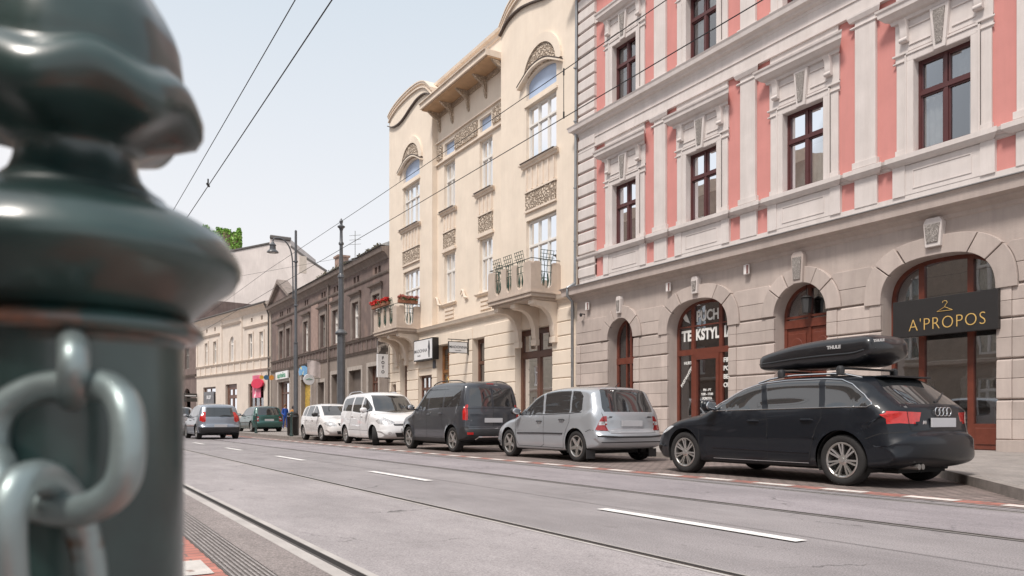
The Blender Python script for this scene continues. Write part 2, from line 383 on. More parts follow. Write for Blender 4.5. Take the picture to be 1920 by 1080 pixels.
# ================================================================ FACADE HELPERS
class Fac:
    """A facade plane; o = distance out towards the street, y = along, z = up. Vertices are relative to the root."""
    def __init__(s, root, yc): s.root = root; s.yc = yc
    def p(s, o, y, z): return (-o, y-s.yc, z)
    def box(s, mb, y0, y1, z0, z1, o0, o1): return mb.box(-o1, -o0, y0-s.yc, y1-s.yc, z0, z1)
    def prism(s, mb, pts, o0, o1): return mb.prism(pts, lambda u, v, w: (-w, u-s.yc, v), o0, o1)      # polygon in (y, z)
    def side(s, mb, pts, y0, y1): return mb.prism(pts, lambda u, v, w: (-u, w-s.yc, v), y0, y1)        # polygon in (o, z)
    def band(s, mb, y0, y1, prof, base=0, ret=(True, True)):
        """moulding with mitred returned ends; prof = [(o, z)...] from bottom to top"""
        L = []; Rr = []
        for o, z in prof:
            L.append(((-o), (y0-(o-base if ret[0] else 0))-s.yc, z)); Rr.append(((-o), (y1+(o-base if ret[1] else 0))-s.yc, z))
        n = len(prof); vs = L+Rr+[(-base, y0-s.yc, z) for o, z in prof]+[(-base, y1-s.yc, z) for o, z in prof]; fs = []
        for i in range(n-1):
            fs += [(i, i+1, n+i+1, n+i), (2*n+i, 2*n+i+1, i+1, i), (n+i, n+i+1, 3*n+i+1, 3*n+i)]
        fs += [(0, n, 3*n, 2*n), (n-1, 2*n-1, 4*n-1, 3*n-1), tuple([2*n, 3*n, 4*n-1, 3*n-1])]
        return mb.add(vs, fs)
    def wall(s, mb, outer, holes, o=0, depth=.2, thick=.3):
        loops = [outer]+holes; tri = tessellate_polygon([[Vector((y, z, 0)) for y, z in l] for l in loops])
        flat = [q for l in loops for q in l]
        mb.add([s.p(o, y, z) for y, z in flat], tri)
        for h in holes:
            n = len(h); mb.add([s.p(o, y, z) for y, z in h]+[s.p(o-depth, y, z) for y, z in h], [(i, (i+1) % n, n+(i+1) % n, n+i) for i in range(n)])
        n = len(outer); mb.add([s.p(o, y, z) for y, z in outer]+[s.p(o-thick, y, z) for y, z in outer], [(i, (i+1) % n, n+(i+1) % n, n+i) for i in range(n)])
        return mb
def rect(y0, y1, z0, z1): return [(y0, z0), (y1, z0), (y1, z1), (y0, z1)]
def sup(yc, a, zs, b, n=2.0, k=24, full=None):
    """upper half of a superellipse from +a to -a"""
    P = []
    for i in range(k+1):
        t = PI*i/k; c, s_ = math.cos(t), math.sin(t)
        P.append((yc+a*math.copysign(abs(c)**(2/n), c), zs+b*abs(s_)**(2/n)))
    return P
def arch_hole(yc, a, z0, zs, b, n=2.0, k=24): return [(yc-a, z0), (yc+a, z0)]+sup(yc, a, zs, b, n, k)

glass = mat_glass('window_glass'); glass_dk = mat_glass('shop_glass', (.8, .82, .82), .20, .01, .03)
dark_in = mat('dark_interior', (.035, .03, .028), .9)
curt = mat('net_curtain', (.62, .58, .54), .9, var=.2, scale=5); curt2 = mat('grey_curtain', (.33, .31, .31), .9, var=.2, scale=4)

def casement(name, parent, wd, ht, fm, loc, cols=2, transom=.36, fw=.07, mw=.10, rec=.0, curtain=None, arch=None, seed=0, lower=True, glassm=None):
    """Window: pane mesh with frame and curtain children; local origin = bottom centre, x = -outward."""
    g = MB(); g.quad((.03, -wd/2, 0), (.03, wd/2, 0), (.03, wd/2, ht), (.03, -wd/2, ht))
    wn = g.build(name, glassm or glass, parent); wn.location = loc
    f = MB(); f.box(-.03, .06, -wd/2, -wd/2+fw, 0, ht); f.box(-.03, .06, wd/2-fw, wd/2, 0, ht)
    f.box(-.028, .06, -wd/2+fw, wd/2-fw, 0, fw*1.2); f.box(-.028, .06, -wd/2+fw, wd/2-fw, ht-fw, ht)
    tz = ht*(1-transom)
    if transom: f.box(-.05, .062, -wd/2+fw, wd/2-fw, tz-mw/2, tz+mw/2)
    iw = wd-2*fw
    for k in range(1, cols):
        y = -wd/2+fw+iw*k/cols; f.box(-.04, .058, y-mw/2, y+mw/2, fw*1.2, (tz-mw/2) if transom else ht-fw)
        if transom: f.box(-.04, .058, y-mw*.35, y+mw*.35, tz+mw/2, ht-fw)
    # inner sash lines
    for k in range(cols):
        a = -wd/2+fw+iw*k/cols+(mw/2 if k else 0); b = -wd/2+fw+iw*(k+1)/cols-(mw/2 if k < cols-1 else 0)
        for z0, z1 in (((fw*1.2, tz-mw/2), (tz+mw/2, ht-fw)) if transom else ((fw*1.2, ht-fw),)):
            s_ = .032; f.box(-.015, .045, a, a+s_, z0, z1); f.box(-.015, .045, b-s_, b, z0, z1); f.box(-.016, .044, a+s_, b-s_, z0, z0+s_); f.box(-.016, .044, a+s_, b-s_, z1-s_, z1)
    f.build('frame', fm, wn)
    if curtain:
        c = MB(); rr = random.Random(seed)
        for a, b, z0, z1 in curtain:
            n = max(6, int((b-a)*wd*26)); vs = []
            for i in range(n+1):
                y = -wd/2+wd*(a+(b-a)*i/n); x = .16+.025*math.sin(i*1.9+seed)+.01*rr.random(); vs += [(x, y, ht*z0), (x, y, ht*z1)]
            c.add(vs, [(2*i, 2*i+1, 2*i+3, 2*i+2) for i in range(n)])
        c.build('curtain', curt if seed % 2 == 0 else curt2, wn, smooth=True, sharp=180)
    return wn

# ================================================================ PINK BUILDING
pk = thing('corner_townhouse', 'pink and white ornate townhouse with stuccoed arched ground floor and shops', 'building', (17, 12.7, .0))
F = Fac(pk, 12.7)
pink = mat('salmon_render', (.60, .255, .23), .9, var=.07, scale=1.2, bump=.12, bscale=60, streak=.22, stain=(.42, .20, .18))
white = mat('white_trim', (.64, .585, .56), .85, var=.09, scale=1.5, bump=.08, bscale=50, streak=.38, stain=(.45, .40, .37))
beige = mat('ground_floor_stucco', (.50, .425, .385), .88, island=.14, var=.14, scale=1.1, bump=.2, bscale=45, streak=.38, stain=(.33, .27, .25))
verm = mat_relief('vermiculated_stone', (.36, .32, .29), (.62, .565, .53), 24, 1.0)
maroon = mat('maroon_window_frame', (.085, .026, .026), .4, var=.15)
redwood = mat('red_brown_joinery', (.155, .042, .026), .35, var=.2, scale=6, coat=.3)
CW = [20.8, 17.12, 13.43, 9.75, 6.07, 2.4]                 # window axes
CP = [18.95, 15.27, 11.60, 7.91, 4.23]                     # pilaster axes
YL, YR = 23.42, .6
w_ = 1.30
up = MB()
holes = [rect(c-w_/2, c+w_/2, 6.95, 9.10) for c in CW]+[rect(c-w_/2, c+w_/2, 11.95, 14.0) for c in CW]
F.wall(up, rect(YR, YL, 5.6, 17.2), holes, 0, .2, 12)
up.build('upper_wall', pink, pk)
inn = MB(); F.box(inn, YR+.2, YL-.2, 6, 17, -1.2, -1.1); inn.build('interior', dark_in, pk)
tr = MB()
PROF = lambda z, s=1: [(.0, z), (.05*s, z+.02), (.07*s, z+.07), (.12*s, z+.09), (.15*s, z+.16), (.16*s, z+.20), (.0, z+.21)]
# plain bands, zone by zone
F.box(tr, YR, YL, 5.7, 6.03, .0, .05)
F.band(tr, YR, YL, [(.0, 6.70), (.05, 6.72), (.07, 6.78), (.13, 6.80), (.16, 6.85), (.17, 6.92), (.0, 6.96)])
F.box(tr, YR, YL, 10.80, 11.46, .0, .07); F.box(tr, YR, YL, 11.12, 11.16, .0, .10)
F.box(tr, YR, YL, 10.76, 10.82, .0, .12)
F.band(tr, YR, YL, [(.0, 11.40), (.08, 11.42), (.1, 11.50), (.19, 11.53), (.22, 11.60), (.33, 11.63), (.35, 11.74), (.38, 11.80), (.0, 11.86)])
F.box(tr, YR, YL, 15.25, 15.6, .0, .07); F.band(tr, YR, YL, [(.0, 16.7), (.2, 16.75), (.3, 16.95), (.6, 17.0), (.65, 17.2), (0, 17.25)])
tr.build_apart('string_course', white, pk, gap=.05)
for c in CP:
    p = MB(); F.box(p, c-.275, c+.275, 6.98, 10.75, .0, .09); F.box(p, c-.33, c+.33, 6.97, 7.13, .0, .13)
    F.band(p, c-.28, c+.28, [(.09, 10.42), (.12, 10.44), (.12, 10.47), (.09, 10.49)], .0); F.band(p, c-.28, c+.28, [(.09, 10.58), (.13, 10.60), (.17, 10.70), (.17, 10.77), (.0, 10.78)], 0)
    F.box(p, c-.30, c+.30, 6.02, 6.72, .0, .07); F.band(p, c-.30, c+.30, [(.1, 6.72), (.16, 6.76), (.22, 6.82), (.22, 6.93), (.0, 6.975)], 0)
    F.box(p, c-.275, c+.275, 11.86, 15.25, .0, .09); F.box(p, c-.36, c+.36, 11.86, 12.0, .0, .13)
    p.build('pilaster', white, pk, bevel=.008)
# quoins on the left corner
q = MB()
for k in range(26):
    z = 6.10+k*.435
    if 6.6 < z < 6.95 or 11.0 < z < 11.7: continue
    F.side(q, [(.0, z), (.11, z+.035), (.11, z+.33), (.09, z+.37), (.0, z+.40)], 22.42, 23.42)
F.box(q, 22.42, 23.42, 6.02, 6.7, .0, .06)
q.build_apart('quoins', white, pk, gap=.1)
# window surround (one mesh, copied)
def scroll(mb, y, z0, z1, o, wd=.15, base=.0):
    h = z1-z0; P = []
    for i in range(13):
        t = i/12; P.append((base+o*(.32+.68*t**1.6)+.02*math.sin(t*PI*2), z0+h*t))
    P += [(base, z1), (base, z0)]
    F.side(mb, P, y-wd/2, y+wd/2)
    mb.lathe([(.001, -wd/2-.012), (.055, -wd/2-.012), (.055, wd/2+.012), (.001, wd/2+.012)], 12, Matrix.Translation(F.p(base+o*.42, y, z0+.05)) @ Matrix.Rotation(R(90), 4, 'X'))
def surround(c, zb, zt, hood):
    m = MB(); h = w_/2; y0, y1 = c-h, c+h
    for a, b in ((y0-.19, y0), (y1, y1+.19)): F.box(m, a, b, zb+.0, zt+.0, .0, .075)
    for a, b in ((y0-.19, y0-.15), (y1+.15, y1+.19)): F.box(m, a, b, zb, zt+.19, .0, .10)
    for a, b in ((y0-.0, y0+.012), (y1-.012, y1+.0)): F.box(m, a, b, zb, zt, -.17, .074)
    F.box(m, y0+.012, y1-.012, zt-.012, zt, -.17, .074)
    F.box(m, y0-.44, y1+.44, zt+.0, zt+.3, .0, .045); F.box(m, y0-.42, y1+.42, zt+1.3, 10.77 if hood else zt+1.5, .0, .06)
    F.box(m, y0-.15, y1+.15, zt, zt+.15, .0, .075); F.box(m, y0-.19, y1+.19, zt+.15, zt+.19, .0, .10)
    for a, b in ((y0-.41, y0-.19), (y1+.19, y1+.41)):
        F.box(m, a, b, zb, zt+.02, .0, .05); F.box(m, a-.02, b+.02, zb, zb+.14, .0, .08)
        F.band(m, a, b, [(.05, zt+.02), (.08, zt+.03), (.08, zt+.06), (.05, zt+.07)], 0); F.band(m, a, b, [(.05, zt+.18), (.09, zt+.20), (.09, zt+.24), (.0, zt+.25)], 0)
    F.box(m, y0-.44, y1+.44, zt+.24, zt+.95, .0, .055)
    F.box(m, y0-.10, c-.24, zt+.36, zt+.39, .05, .08); F.box(m, c+.24, y1+.10, zt+.36, zt+.39, .05, .08)
    F.box(m, y0-.10, c-.24, zt+.76, zt+.79, .05, .08); F.box(m, c+.24, y1+.10, zt+.76, zt+.79, .05, .08)
    a = m.build('window_surround', white, pk, bevel=.006)
    m = MB(); e = .40 if hood else .3
    F.band(m, y0-e+.02, y1+e-.02, [(.05, zt+.93), (.12, zt+.95), (.14, zt+1.02), (.22, zt+1.05), (.30, zt+1.13), (.33, zt+1.15), (.34, zt+1.25), (.37, zt+1.28), (.38, zt+1.33), (.0, zt+1.38)], 0)
    hd = m.build('hood', white, a)
    for y in (y0-.18, y1+.18):
        m = MB(); scroll(m, y, zt+.45, zt+.94, .20, .17, .05); m.build('console', white, a, smooth=True, sharp=35)
    m = MB(); K = [(c-.13, zt-.02), (c+.13, zt-.02), (c+.22, zt+.93), (c-.22, zt+.93)]; F.prism(m, K, .05, .15)
    m.build('keystone', white, a, bevel=.01)
    m = MB(); K = [(c-.07, zt+.10), (c+.07, zt+.10), (c+.14, zt+.86), (c-.14, zt+.86)]; F.prism(m, K, .14, .172); m.build('keystone_panel', verm, a)
    return a
CUR = {0: [(0, .5, .02, .6), (.55, 1, .02, .6)], 1: [(0.02, 1, .02, .98)], 2: [(0, 1, .0, .55), (0, .45, .64, .98)], 3: [(0, .28, .64, .98), (.02, .5, .64, .98), (.52, .98, .02, .6), (0, .2, 0, .6)], 4: [(0, 1, 0, .9)], 5: [(0, .4, 0, .9)]}
for i, c in enumerate(CW):
    if i < 5:
        surround(c, 6.96, 9.10, True); surround(c, 11.90, 14.0, False)
        a = MB(); F.box(a, c-1.1, c+1.1, 6.03, 6.71, .0, .06); F.box(a, c-1.14, c-.84, 6.02, 6.72, .0, .085); F.box(a, c+.84, c+1.14, 6.02, 6.72, .0, .085)
        for zz in (6.14, 6.55): F.box(a, c-.66, c+.66, zz, zz+.02, .06, .075)
        for yy in (c-.66, c+.64): F.box(a, yy, yy+.02, 6.16, 6.55, .06, .075)
        F.band(a, c-1.03, c+1.03, [(.1, 6.72), (.16, 6.76), (.22, 6.82), (.22, 6.93), (.0, 6.975)], 0)
        a.build('window_apron', white, pk)
    casement('window', pk, w_, 2.15, maroon, F.p(-.16, c, 6.95), curtain=CUR[i], seed=i)
    casement('window', pk, w_, 2.05, maroon, F.p(-.16, c, 11.95), curtain=CUR[(i+2) % 6], seed=i+1)
# ---- ground floor, o = .15
GO = .15
AR = [(20.8, .69, 3.62, .72, 2.0), (17.15, 1.28, 3.52, .99, 2.5), (13.40, .82, 3.62, .80, 2.0), (9.80, 1.29, 3.50, .99, 2.7), (5.8, 1.28, 3.52, .99, 2.5)]
gf = MB(); F.wall(gf, rect(YR, YL, 0, 5.45), [arch_hole(c, a, .17 if 1 else 0, zs, b, n) for c, a, zs, b, n in AR], GO, .44, .8)
gf.build('ground_floor_wall', beige, pk)
m = MB(); F.band(m, YR, YL, [(GO, 5.22), (GO+.03, 5.25), (GO+.05, 5.32), (GO+.18, 5.40), (GO+.20, 5.44), (GO+.36, 5.47), (GO+.38, 5.66), (GO+.42, 5.72), (.0, 5.80)], 0, (False, True)); m.build('cornice', beige, pk)
m = MB(); F.band(m, YR, YL, [(GO+.36, 5.72), (GO+.45, 5.725), (GO+.45, 5.745), (0, 5.81)], 0); m.build('cornice_flashing', mat('zinc_flashing', (.36, .35, .35), .45, metal=.6), pk)
# rusticated courses
piers = []
edges = [(YR, None)]+[]
bounds = [YR]
for c, a, zs, b, n in sorted(AR, key=lambda t: t[0]): bounds += [c-a, c+a]
bounds.append(YL)
pier = [(bounds[i], bounds[i+1]) for i in range(0, len(bounds), 2)]
ru = MB(); ZS = [(.42, 1.26), (1.26, 2.10), (2.10, 2.94), (2.94, 3.62)]
for y0, y1 in pier:
    F.box(ru, y0, y1, .17, .42, GO, GO+.09)
    for z0, z1 in ZS:
        mid = (z0+z1)/2
        F.side(ru, [(GO, z0), (GO+.035, z0), (GO+.06, z0+.02), (GO+.06, mid-.004), (GO, mid-.004)], y0+.3, y1-.3)
        F.side(ru, [(GO, mid+.004), (GO+.06, mid+.004), (GO+.055, z1-.06), (GO+.02, z1-.02), (GO, z1-.02)], y0+.3, y1-.3)
        for a, b in ((y0, y0+.3), (y1-.3, y1)):
            F.side(ru, [(GO, z0), (GO+.05, z0), (GO+.085, z0+.025), (GO+.085, mid-.003), (GO, mid-.003)], a+.004, b-.004)
            F.side(ru, [(GO, mid+.003), (GO+.085, mid+.003), (GO+.075, z1-.05), (GO+.03, z1-.02), (GO, z1-.02)], a+.004, b-.004)
def ring_pts(c, a, zs, b, n, t0, t1, k=8):
    P = []
    for i in range(k+1):
        t = t0+(t1-t0)*i/k; cc, s_ = math.cos(t), math.sin(t); P.append((c+a*math.copysign(abs(cc)**(2/n), cc), zs+b*abs(s_)**(2/n)))
    return P
RW = .42
def outer_y(ar, z, side):
    c, a, zs, b, n = ar; A, B = a+RW, b+RW; t = min(1, max(0, (z-zs)/B)); return c+side*A*(1-t**n)**(1/n)
for ar in AR:
    c, a, zs, b, n = ar
    for t0, t1 in ((0, 38), (38, 64), (64, 116), (116, 142), (142, 180)):
        i_ = ring_pts(c, a, zs, b, n, R(t0+1.0), R(t1-1.0)); o_ = ring_pts(c, a+RW, zs, b+RW, n, R(t0+.75), R(t1-.75))
        F.prism(ru, i_+o_[::-1], GO-.01, GO+(.11 if t0 != 64 else .085))
sAR = sorted(AR, key=lambda t: t[0])
for i in range(len(sAR)+1):
    L_ = sAR[i-1] if i > 0 else None; Rr_ = sAR[i] if i < len(sAR) else None
    for z0, z1, ch in ((3.64, 4.04, .0), (4.05, 4.50, .13)):
        P = []; zz = [z0+(z1-z0)*k/6 for k in range(7)]
        ya = [(outer_y(L_, z, 1)+.01 if L_ else YR) for z in zz]; yb = [(outer_y(Rr_, z, -1)-.01 if Rr_ else YL) for z in zz]
        if ch:
            ya[-1] += ch if L_ else 0; yb[-1] -= ch if Rr_ else 0
            zz2 = zz[:-1]+[zz[-1]]
        P = list(zip(ya, zz))+list(zip(yb, zz))[::-1]
        F.prism(ru, P, GO-.01, GO+.06)
ru.build_apart('rustication', beige, pk, gap=.05, bevel=.01)
KS = [(20.8, 4.50, 5.08, .10), (17.15, 4.66, 5.18, .11), (13.40, 4.40, 5.22, .15), (9.80, 4.66, 5.30, .17)]
for c, z0, z1, h in KS:
    m = MB(); e = h*1.25
    F.prism(m, [(c-h, z0), (c+h, z0), (c+e, z1-.1), (c+e*.7, z1), (c-e*.7, z1), (c-e, z1-.1)], GO, GO+.17); ks = m.build('keystone', MATS['ground_floor_stucco'] if c == 13.4 else white, pk, bevel=.012)
    m = MB(); g = .045; F.prism(m, [(c-h+g, z0+.1), (c+h-g, z0+.1), (c+e-g, z1-.14), (c-e+g, z1-.14)], GO+.16, GO+.195); m.build('keystone_panel', verm, ks)
# ---- joinery in the arches (glass plane o = -.22)
IO = -.24
lett = mat('white_lettering', (.80, .79, .76), .6, var=.05); 
def arch_fill(name, ar, mull, trans, fm, kick=.5, glassm=None):
    c, a, zs, b, n = ar; g = MB(); P = arch_hole(c, a-.02, .2, zs, b-.02, n); F.prism(g, P, IO-.008, IO)
    wn = g.build(name, glassm or glass_dk, pk); f = MB()
    iP = [(c-a+.09, .26), (c+a-.09, .26)]+sup(c, a-.09, zs, b-.09, n); oP = arch_hole(c, a+.01, .17, zs, b+.01, n)
    k = len(iP)
    f.add([F.p(IO+.05, *q) for q in oP]+[F.p(IO+.05, *q) for q in iP]+[F.p(IO-.05, *q) for q in iP], [(i, (i+1) % k, k+(i+1) % k, k+i) for i in range(k)]+[(k+i, k+(i+1) % k, 2*k+(i+1) % k, 2*k+i) for i in range(k)])
    def top_z(y):
        t = min(1, abs(y-c)/(a-.02)); return zs+(b-.02)*(1-t**n)**(1/n)
    for y, wd in mull: F.box(f, y-wd/2, y+wd/2, .2, top_z(y)-.03, IO-.04, IO+.055)
    for z0, z1, y0, y1 in trans: F.box(f, y0, y1, z0, z1, IO-.035, IO+.065)
    f.build('frame', fm, wn); return wn
a4 = arch_fill('shop_window', AR[3], [(10.35, .13), (9.25, .13)], [(.2, .75, 8.55, 9.20), (.2, .75, 10.4, 11.05), (3.45, 3.58, 8.55, 11.05), (.2, .42, 9.3, 10.3)], redwood)
kp = MB(); F.box(kp, 8.62, 9.14, .30, .66, IO+.06, IO+.085); kp.build('kick_panel', redwood, a4, bevel=.01)
hn = MB(); hn.lathe([(.03, 0), (.03, .02), (.012, .02), (.012, .05), (.03, .06), (.03, .08), (.0, .09)], 12, Matrix.Translation(F.p(IO+.05, 10.25, 1.35)) @ Matrix.Rotation(R(-90), 4, 'Y')); hn.build('door_knob', mat('brass', (.5, .36, .15), .25, metal=1), a4, smooth=True)
a2 = arch_fill('textile_shop_window', AR[1], [(17.72, .13), (16.55, .13)], [(2.86, 3.04, 15.9, 18.4), (3.73, 3.77, 15.9, 18.4)], redwood)
dr = MB()
for y in (17.60, 16.67): F.box(dr, y-.06, y+.06, .25, 2.86, IO-.02, IO+.08)
F.box(dr, 16.67, 17.60, .25, .6, IO-.02, IO+.075); F.box(dr, 16.67, 17.60, 2.70, 2.86, IO-.02, IO+.075); dr.build('door', redwood, a2)
tx = MB(); fn = lambda y, z, s_=1: (lambda u, v, w: F.p(IO+.012+w, y-u, z+v))
text_mesh(tx, 'PUCH', .45, fn(17.13, 4.03), bold=.012, sx=.80); text_mesh(tx, 'TE', .46, fn(18.02, 3.46), bold=.018, sx=.9); text_mesh(tx, 'KSTYL', .46, fn(17.14, 3.46), bold=.018, sx=.76); text_mesh(tx, 'IA', .46, fn(16.27, 3.46), bold=.018, sx=.9)
# feather emblem
fp = [(18.24, 4.22), (18.20, 4.30), (18.10, 4.26), (17.98, 4.06), (17.88, 3.86), (17.96, 3.90), (18.10, 3.96), (18.20, 4.08)]; tx.add([F.p(IO+.014, *q) for q in fp], [tuple(range(len(fp)))])
text_mesh(tx, 'HURT', .13, fn(17.98, 2.62), bold=.003); text_mesh(tx, 'PASMANTERIA', .15, lambda u, v, w: F.p(IO+.012+w, 17.98-u*.6+v*.6, 2.25+u*.75+v*.6), bold=.004)
for i, s_ in enumerate(('FIRANY', 'POŚCIEL', 'BECIKI', 'OBRUSY')): text_mesh(tx, s_, .19, fn(16.48, 2.62-i*.25), bold=.006, align='LEFT')
for i, s_ in enumerate(('PN - PT', '9.00 - 17.00', 'SOBOTA', '9.00 - 13.00')): text_mesh(tx, s_, .10, fn(17.15, 1.75-i*.13), bold=.003)
tx.build_apart('lettering', lett, a2, gap=.09)
cs = MB(); rr = random.Random(5)
for y0, y1, z0, z1 in ((16.8, 17.5, 1.85, 2.6), (16.8, 17.45, .3, .7)):
    n = 24; vs = []
    for i in range(n+1): vs += [F.p(IO-.10-.02*math.sin(i*2.1), y0+(y1-y0)*i/n, z0), F.p(IO-.10-.02*math.sin(i*2.1), y0+(y1-y0)*i/n, z1)]
    cs.add(vs, [(2*i, 2*i+1, 2*i+3, 2*i+2) for i in range(n)])
cs.build_apart('lace_curtain', curt, a2)
rr = random.Random(11)
goods = MB()
for i in range(46):
    y = rr.uniform(17.85, 18.35); z = rr.uniform(.4, 2.5); s_ = rr.uniform(.05, .13); F.box(goods, y, y+s_, z, z+s_*rr.uniform(.8, 2), IO-.35, IO-.2)
goods.build_apart('window_display', mat('mixed_fabrics', (.35, .33, .30), .9, var=.6, scale=9, var2=((.10, .12, .10), 7, .52)), a2)
a3 = arch_fill('entrance_door', AR[2], [(13.40, .09)], [(3.30, 3.52, 12.6, 14.2), (3.56, 3.62, 12.6, 14.2)], redwood)
lv = MB(); F.box(lv, 12.62, 14.18, .2, 3.3, IO-.02, IO+.02)
for sy in (13.0, 13.80):
    for z0, z1 in ((.4, 1.1), (1.2, 2.2), (2.3, 3.15)):
        F.box(lv, sy-.28, sy+.28, z0, z1, IO+.02, IO+.05); F.prism(lv, [(sy+.22*math.cos(t*PI/8), (z0+z1)/2+(z1-z0)*.36*math.sin(t*PI/8)) for t in range(16)], IO+.05, IO+.075)
lv.build('door_leaf', redwood, a3, bevel=.012)
a1 = arch_fill('narrow_shop_door', AR[0], [(20.72, .10), (20.95, .06), (20.5, .06)], [(2.78, 3.0, 20.1, 21.5), (.2, .5, 20.1, 21.5)], redwood)
c1 = MB(); 
for a, b in ((20.98, 21.4), (20.25, 20.66)):
    n = 14; vs = []
    for i in range(n+1): vs += [F.p(IO-.10-.02*math.sin(i*2.1), a+(b-a)*i/n, .5), F.p(IO-.10-.02*math.sin(i*2.1), a+(b-a)*i/n, 2.75)]
    c1.add(vs, [(2*i, 2*i+1, 2*i+3, 2*i+2) for i in range(n)])
c1.build_apart('curtain', curt2, a1)
arch_fill('shop_window', AR[4], [(6.4, .1), (5.2, .1)], [(2.86, 3.0, 4.5, 7.1)], redwood)
# shop interior behind the glass: floor, back wall, shelves
si = MB(); F.box(si, YR+.3, YL-.3, .1, .2, -4, IO-.6); F.box(si, YR+.3, YL-.3, .1, 5.2, -3.2, -3.1)
si.build('shop_interior', mat('shop_wall', (.34, .29, .25), .9, var=.4, scale=1.2), pk)
dn = MB()
for y, s_ in ((9.62, 1), (9.05, .9), (10.6, 1), (8.8, 1.0)):       # dress forms in the shop window
    M = Matrix.Translation(F.p(IO-.55, y, .75)); dn.lathe([(.02, 0), (.02, .35), (.17*s_, .37), (.18*s_, .5), (.13*s_, .7), (.17*s_, .88), (.16*s_, 1.0), (.05, 1.1), (.045, 1.2), (.0, 1.22)], 16, M)
dn.build_apart('dress_form', mat('pale_clothes', (.62, .58, .54), .9, var=.2, scale=8), a4, smooth=True)
dr2 = MB(); dr2.lathe([(.30, .3), (.22, .9), (.12, 1.25), (.17, 1.5), (.15, 1.62), (.04, 1.7)], 16, Matrix.Translation(F.p(IO-.9, 9.0, .1))); dr2.build('red_dress', mat('red_cloth', (.4, .03, .03), .9), a4, smooth=True)
dp = MB(); dp.tube([(-.20-.0, 23.50-12.7, 5.8), (-.12, 23.50-12.7, 17)], .055, 10); dp.tube([(-.32, 23.5-12.7, .2), (-.32, 23.5-12.7, 5.25), (-.55, 23.5-12.7, 5.45), (-.55, 23.5-12.7, 5.75), (-.20, 23.5-12.7, 5.95)], .055, 10)
for z in (1.5, 3.2, 4.9, 7.5, 9.5, 12, 14): dp.lathe([(.065, 0), (.065, .05)], 10, Matrix.Translation((-.32 if z < 5.2 else -.19, 23.5-12.7, z)))
dp.build('drainpipe', mat('zinc_pipe', (.30, .31, .32), .4, metal=.6, var=.2), pk, smooth=True)
rf = MB(); F.side(rf, [(.6, 17.2), (-5, 21), (-11, 21), (-11.9, 17.2)], YR, YL); rf.build('roof', mat('dark_roof', (.12, .07, .06), .8), pk)
# shop sign
sg = thing('shop_sign', 'black fascia board with thin gold lettering and a hanger over the arched shop window', 'sign', (17, 9.575, 3.12))
FS = Fac(sg, 9.575)
b = MB(); FS.box(b, 8.42, 10.73, -.41, .42, .22, .32); b.build('board', mat('black_sign_board', (.022, .02, .02), .5, var=.1), sg, bevel=.008)
gold = mat('gold_lettering', (.78, .52, .18), .35, metal=.3, var=.05)
t = MB(); gfn = lambda y, z: (lambda u, v, w: FS.p(.325+w, y-u, z+v))
text_mesh(t, "A'PROPOS", .385, gfn(9.50, -.17), bold=-.0075, spacing=1.12, sx=.88)
t.build('lettering', gold, sg)
t = MB(); hk = [(9.86+.12*math.cos(a), .235+.0) for a in (0,)]
hx, hz_ = 9.52, .09; t.tube([FS.p(.33, hx-.17, hz_), FS.p(.33, hx+.17, hz_), FS.p(.33, hx, hz_+.085), FS.p(.33, hx-.17, hz_)], .006, 6); t.tube([FS.p(.33, hx, hz_+.085), FS.p(.33, hx-.02, hz_+.13), FS.p(.33, hx-.055, hz_+.17), FS.p(.33, hx-.045, hz_+.205), FS.p(.33, hx, hz_+.22), FS.p(.33, hx+.04, hz_+.205), FS.p(.33, hx+.045, hz_+.18)], .006, 6)
t.build('hanger_emblem', gold, sg)
# small wall fittings
for y, z, lab in ((22.65, 4.98, 'small white alarm box high on the wall beside the drainpipe'), (18.35, 5.04, 'small white alarm box above the left end of the textile shop arch'), (15.15, 5.06, 'small white alarm box high on the wall between textile shop and doorway arch')):
    o = thing('alarm_box', lab, 'alarm box', (16.78, y, z), 0, 'alarm boxes on the stuccoed wall')
    b = MB(); b.box(-.07, .0, -.09, .09, -.14, .14); b.build('housing', mat('white_plastic', (.75, .72, .70), .4), o, bevel=.015)
    b = MB(); b.box(-.075, -.068, -.085, -.02, -.12, .12); b.build('side_cover', mat('brown_plastic', (.2, .10, .09), .4), o)
o = thing('security_camera', 'small dark security camera on the wall near the drainpipe', 'camera', (16.75, 22.95, 4.68)); b = MB(); b.tube([(.1, 0, .05), (-.05, 0, .05)], .02, 8); b.build('bracket', dark, o); b = MB(); b.tube([(-.05, .05, .04), (-.16, -.12, -.03)], .05, 10); b.build('camera_body', mat('black_plastic', (.03, .03, .03), .4), o, smooth=True)
o = thing('door_lantern', 'square metal lantern hanging in the arch above the carved wooden door', 'lantern', (17.0, 13.35, 4.3)); b = MB(); b.tube([(0, 0, .08), (0, 0, -.2)], .008, 6); b.build('chain', dark, o)
b = MB(); b.lathe([(.17, -.26), (.02, -.17)], 8); b.lathe([(.10, -.66), (.14, -.28)], 6); b.build('lantern_body', mat('lantern_metal', (.09, .09, .09), .4, metal=.5), o)
